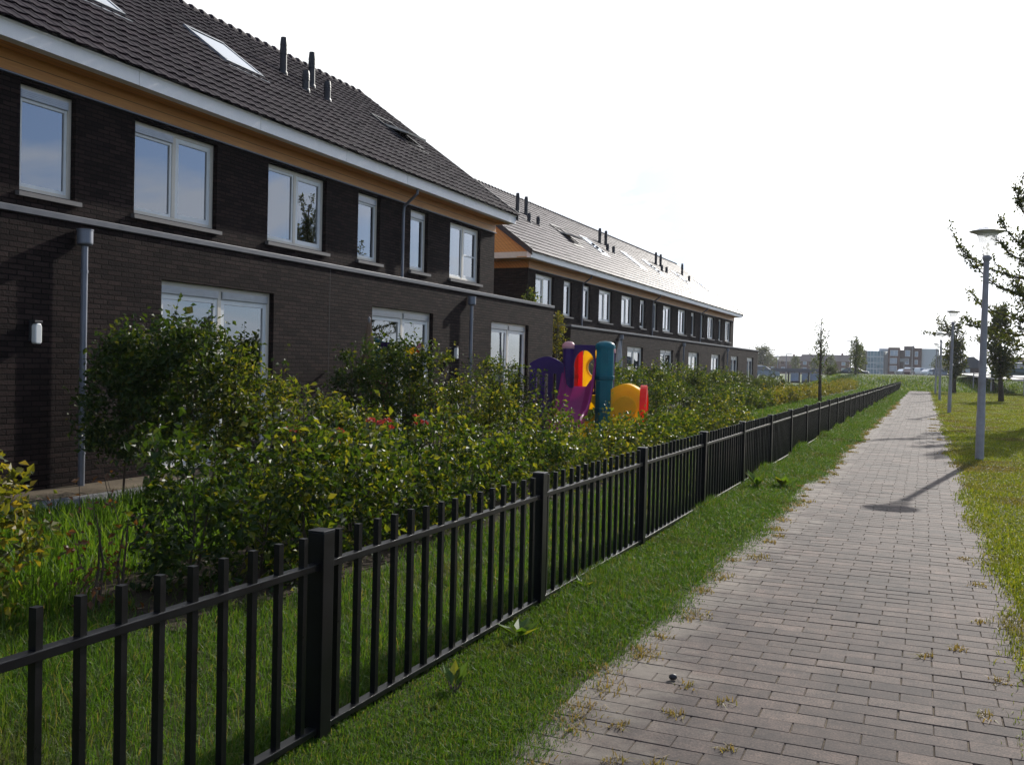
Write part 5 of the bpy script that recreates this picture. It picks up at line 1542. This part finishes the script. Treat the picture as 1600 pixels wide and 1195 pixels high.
def logy(rng, n, y0, y1, p=1.0):
    u = rng.random(n)
    return y0*(y1/y0)**(u**p)
def grass_obj(name, label, X, Y, h, w, rng, m, Z=None, lean=0.45):
    o = link(name, blades_mesh(name, X, Y, np.zeros_like(X) if Z is None else Z, h, w, rng, lean), m)
    return tag(o, label, 'grass', kind='stuff')
def grass():
    rng = np.random.default_rng(7)
    # verge between fence and path
    n = 230000
    Y = logy(rng, n, 2.6, 103); L_ = -2.62; Rr = edge_l(Y)+rng.normal(0, 0.045, n)
    X = L_+(Rr-L_)*rng.random(n)**0.82
    d = np.hypot(X, Y)
    tall = 1+1.5*np.exp(-((X-FX)/0.16)**2)*np.sin(Y*0.7)**4*np.clip((Y-3)/7, 0, 1)-0.45*np.exp(-((X-FX-0.05)/0.10)**2)*np.clip((14-Y)/4, 0, 1)+0.5*np.clip((Y-9)/12, 0, 1)
    h = rng.uniform(0.035, 0.085, n)*tall*(0.8+0.35*hnoise(X*9, Y*6))
    edge = np.clip((Rr-X)/0.16, 0.45, 1)
    grass_obj('verge_grass', 'short green grass verge between the black fence and the path', X, Y, h*edge, 0.0014+0.00062*d, rng, M['grass'], lean=0.85)
    # strip between fence and hedge
    n = 150000
    Y = logy(rng, n, 2.2, 118); X = rng.uniform(-5.4, -2.4, n)-np.clip((Y-29)*0.2, 0, 0.75)*rng.random(n)
    k = ~((X < -3.92+0.09*np.sin(Y*2.3)+0.06*np.sin(Y*6.1)) & (Y > 4.4+0.3*np.sin(X*5)) & (Y < 25.4)) | (rng.random(n) < 0.05)
    X, Y = X[k], Y[k]; n = len(X)
    d = np.hypot(X, Y)
    grass_obj('hedge_side_grass', 'green grass strip between the black fence and the hedge', X, Y, rng.uniform(0.05, 0.13, n)*(0.85+0.4*hnoise(X*7, Y*5, 2)), 0.0015+0.00062*d, rng, M['grass'], lean=0.8)
    # long grass in the near garden
    n = 26000
    Y = rng.uniform(2.5, 10.5, n); X = rng.uniform(-7.9, -4.7, n)
    k = (X < -5.25) | (Y < 4.5); X, Y = X[k], Y[k]; n = len(X)
    h = rng.uniform(0.12, 0.34, n)*(0.75+0.4*hnoise(X*8, Y*7, 4))
    grass_obj('long_grass', 'long bright green grass in the near garden behind the shrubs', X, Y, h, np.full(n, 0.011), rng, M['longgrass'], lean=0.4)
    n = 14000
    Y = rng.uniform(10.5, 60, n); X = rng.uniform(-7.9, -5.2, n)
    grass_obj('garden_lawn', 'shaded garden grass behind the front hedge', X, Y, rng.uniform(0.05, 0.14, n), np.full(n, 0.025), rng, M['grass'])
    # lawn to the right
    n = 260000
    Y = logy(rng, n, 4.5, 108, 0.85); Lr = edge_r(Y)+rng.normal(0, 0.05, n)
    X = Lr+(Y*0.16+1.0)*rng.random(n)
    d = np.hypot(X, Y)
    e = np.clip((X-Lr)/0.35, 0, 1)
    h = rng.uniform(0.022, 0.055, n)*(1.45-0.6*e)*(0.8+0.35*hnoise(X*6, Y*4, 5))
    grass_obj('lawn_grass', 'sunlit short lawn with dry brown patches right of the path', X, Y, h, 0.0018+0.00072*d, rng, M['lawn'], lean=0.7)
    # rough grass on the bank
    n = 60000
    X = rng.uniform(-30, 24, n); Y = rng.uniform(76, 124, n); Z = bank_z(X, Y); k = Z > -0.05
    X, Y, Z = X[k], Y[k], Z[k]; n = len(X)
    grass_obj('bank_grass', 'rough green grass on the road bank beyond the path', X, Y, rng.uniform(0.10, 0.36, n)*(0.7+0.6*np.clip(hnoise(X*3, Y*3, 3)+.3, 0, 1))*np.clip((119.5-Y)/7, 0.06, 1), np.full(n, 0.09), rng, M['lawngreen'], Z=Z-0.02)
    # tufts on and beside the paving
    Xs = []; Ys = []; hs = []
    spots = [(-1.40, 4.55, 0.10), (-1.42, 4.25, 0.12), (-1.38, 5.15, 0.08), (-1.2, 4.1, 0.05), (-1.02, 4.35, 0.05), (-0.93, 3.75, 0.06), (-0.85, 4.62, 0.05), (-1.1, 3.72, 0.05), (-0.72, 4.05, 0.04), (-1.05, 4.75, 0.05),
             (0.38, 6.9, 0.05), (0.22, 6.15, 0.06), (0.42, 8.1, 0.07), (0.36, 9.2, 0.06), (0.05, 5.9, 0.04), (0.3, 5.0, 0.05), (0.41, 5.6, 0.06), (0.3, 30.0, 0.15), (0.38, 33.5, 0.16), (0.25, 31.5, 0.12), (0.4, 26.0, 0.12), (0.33, 38, 0.2), (0.42, 21.5, 0.1)]
    for y in np.arange(3, 60, 0.55): spots.append((float(edge_l(y))+rng.uniform(-0.03, 0.10), y+rng.uniform(-.2, .2), rng.uniform(0.05, 0.13)))
    for x, y, r in spots:
        q = int(70*(r/0.08))
        Xs.append(x+rng.normal(0, r*0.5, q)); Ys.append(y+rng.normal(0, r*0.6, q)); hs.append(rng.uniform(0.012, 0.05, q))
    X, Y, h = map(np.concatenate, (Xs, Ys, hs))
    grass_obj('dry_tufts', 'dry straw-coloured tufts in the paving joints and along the path edge', X, Y, h, 0.003+0.0008*Y, rng, M['straw'], lean=1.1)
M['lawngreen'] = mat_grass('bank_blade', [(0.0, (0.045, 0.085, 0.012)), (0.6, (0.075, 0.125, 0.018)), (1.0, (0.14, 0.165, 0.035))])
grass()

def weed(label, x, y, r, n, seed, up=0.35, m='weed'):
    rng = np.random.default_rng(seed); b = MB()
    t = thing('weed', label, 'weed', (x, y, 0.0), 0, 'broad-leaved weeds in the verge')
    P = []; D = []; Nn = []; Ls = []
    for k in range(n):
        a = rng.uniform(0, 6.28); l = r*rng.uniform(0.6, 1.1)
        d = np.array([math.cos(a), math.sin(a), up+rng.uniform(0, 0.5)])
        P.append(d*0.02+[0, 0, 0.02]); D.append(d); Nn.append(np.array([-math.cos(a)*0.5, -math.sin(a)*0.5, 1.0])+rng.normal(0, .2, 3)); Ls.append(l)
        b.tube([(0, 0, -0.01), tuple(d*0.05)], [0.004, 0.003], 5)
    link('leaf_rosette', leaves_mesh('leaf_rosette', np.array(P), np.array(D), np.array(Nn), np.array(Ls), 0.5, 0.08), M[m], t)
    b.build('stalks', M['twig'], t, fixn=False)
weed('broad-leaved weed with pale leaves in the verge, below the second thick post', -2.12, 5.15, 0.14, 9, 1)
weed('yellow-green upright weed in the verge near the first thick post', -2.05, 4.15, 0.12, 6, 2, 1.0)
weed('flat weed at the foot of the fence, right of the second thick post', -2.20, 6.55, 0.11, 8, 3)
weed('tall yellow-green weed in the verge by the distant fence posts', -2.05, 13.3, 0.26, 12, 4, 0.9)
weed('bushy green weed at the path edge where the verge widens', -1.75, 13.6, 0.22, 12, 5, 0.7)

def pebble():
    b = MB(); b.lathe([(0.001, 0.0), (0.014, 0.002), (0.019, 0.012), (0.015, 0.024), (0.006, 0.029), (0.001, 0.0295)], n=9)
    o = b.build('pebble', M['darkplastic'], None, (-1.14, 4.83, 0.014), 0.4, smooth=True); o.scale = (1.2, 0.85, 1)
    tag(o, 'small black pebble lying on the paving near the verge', 'pebble')
pebble()

# ------------------------------------------------------------------ thin summer haze
def haze():
    b = MB(); b.box(-110, 70, -25, 430, -1.2, 14.5)
    m, nt, out = new_mat('haze_air')
    v = nt.nodes.new('ShaderNodeVolumePrincipled')
    v.inputs['Color'].default_value = (0.93, 0.94, 1.0, 1)
    v.inputs['Density'].default_value = 0.00018
    v.inputs['Anisotropy'].default_value = 0.3
    nt.links.new(v.outputs[0], out.inputs['Volume'])
    o = b.build('haze', m)
    tag(o, 'thin bright haze in the air', 'haze', kind='stuff')
haze()
S.cycles.volume_bounces = 0
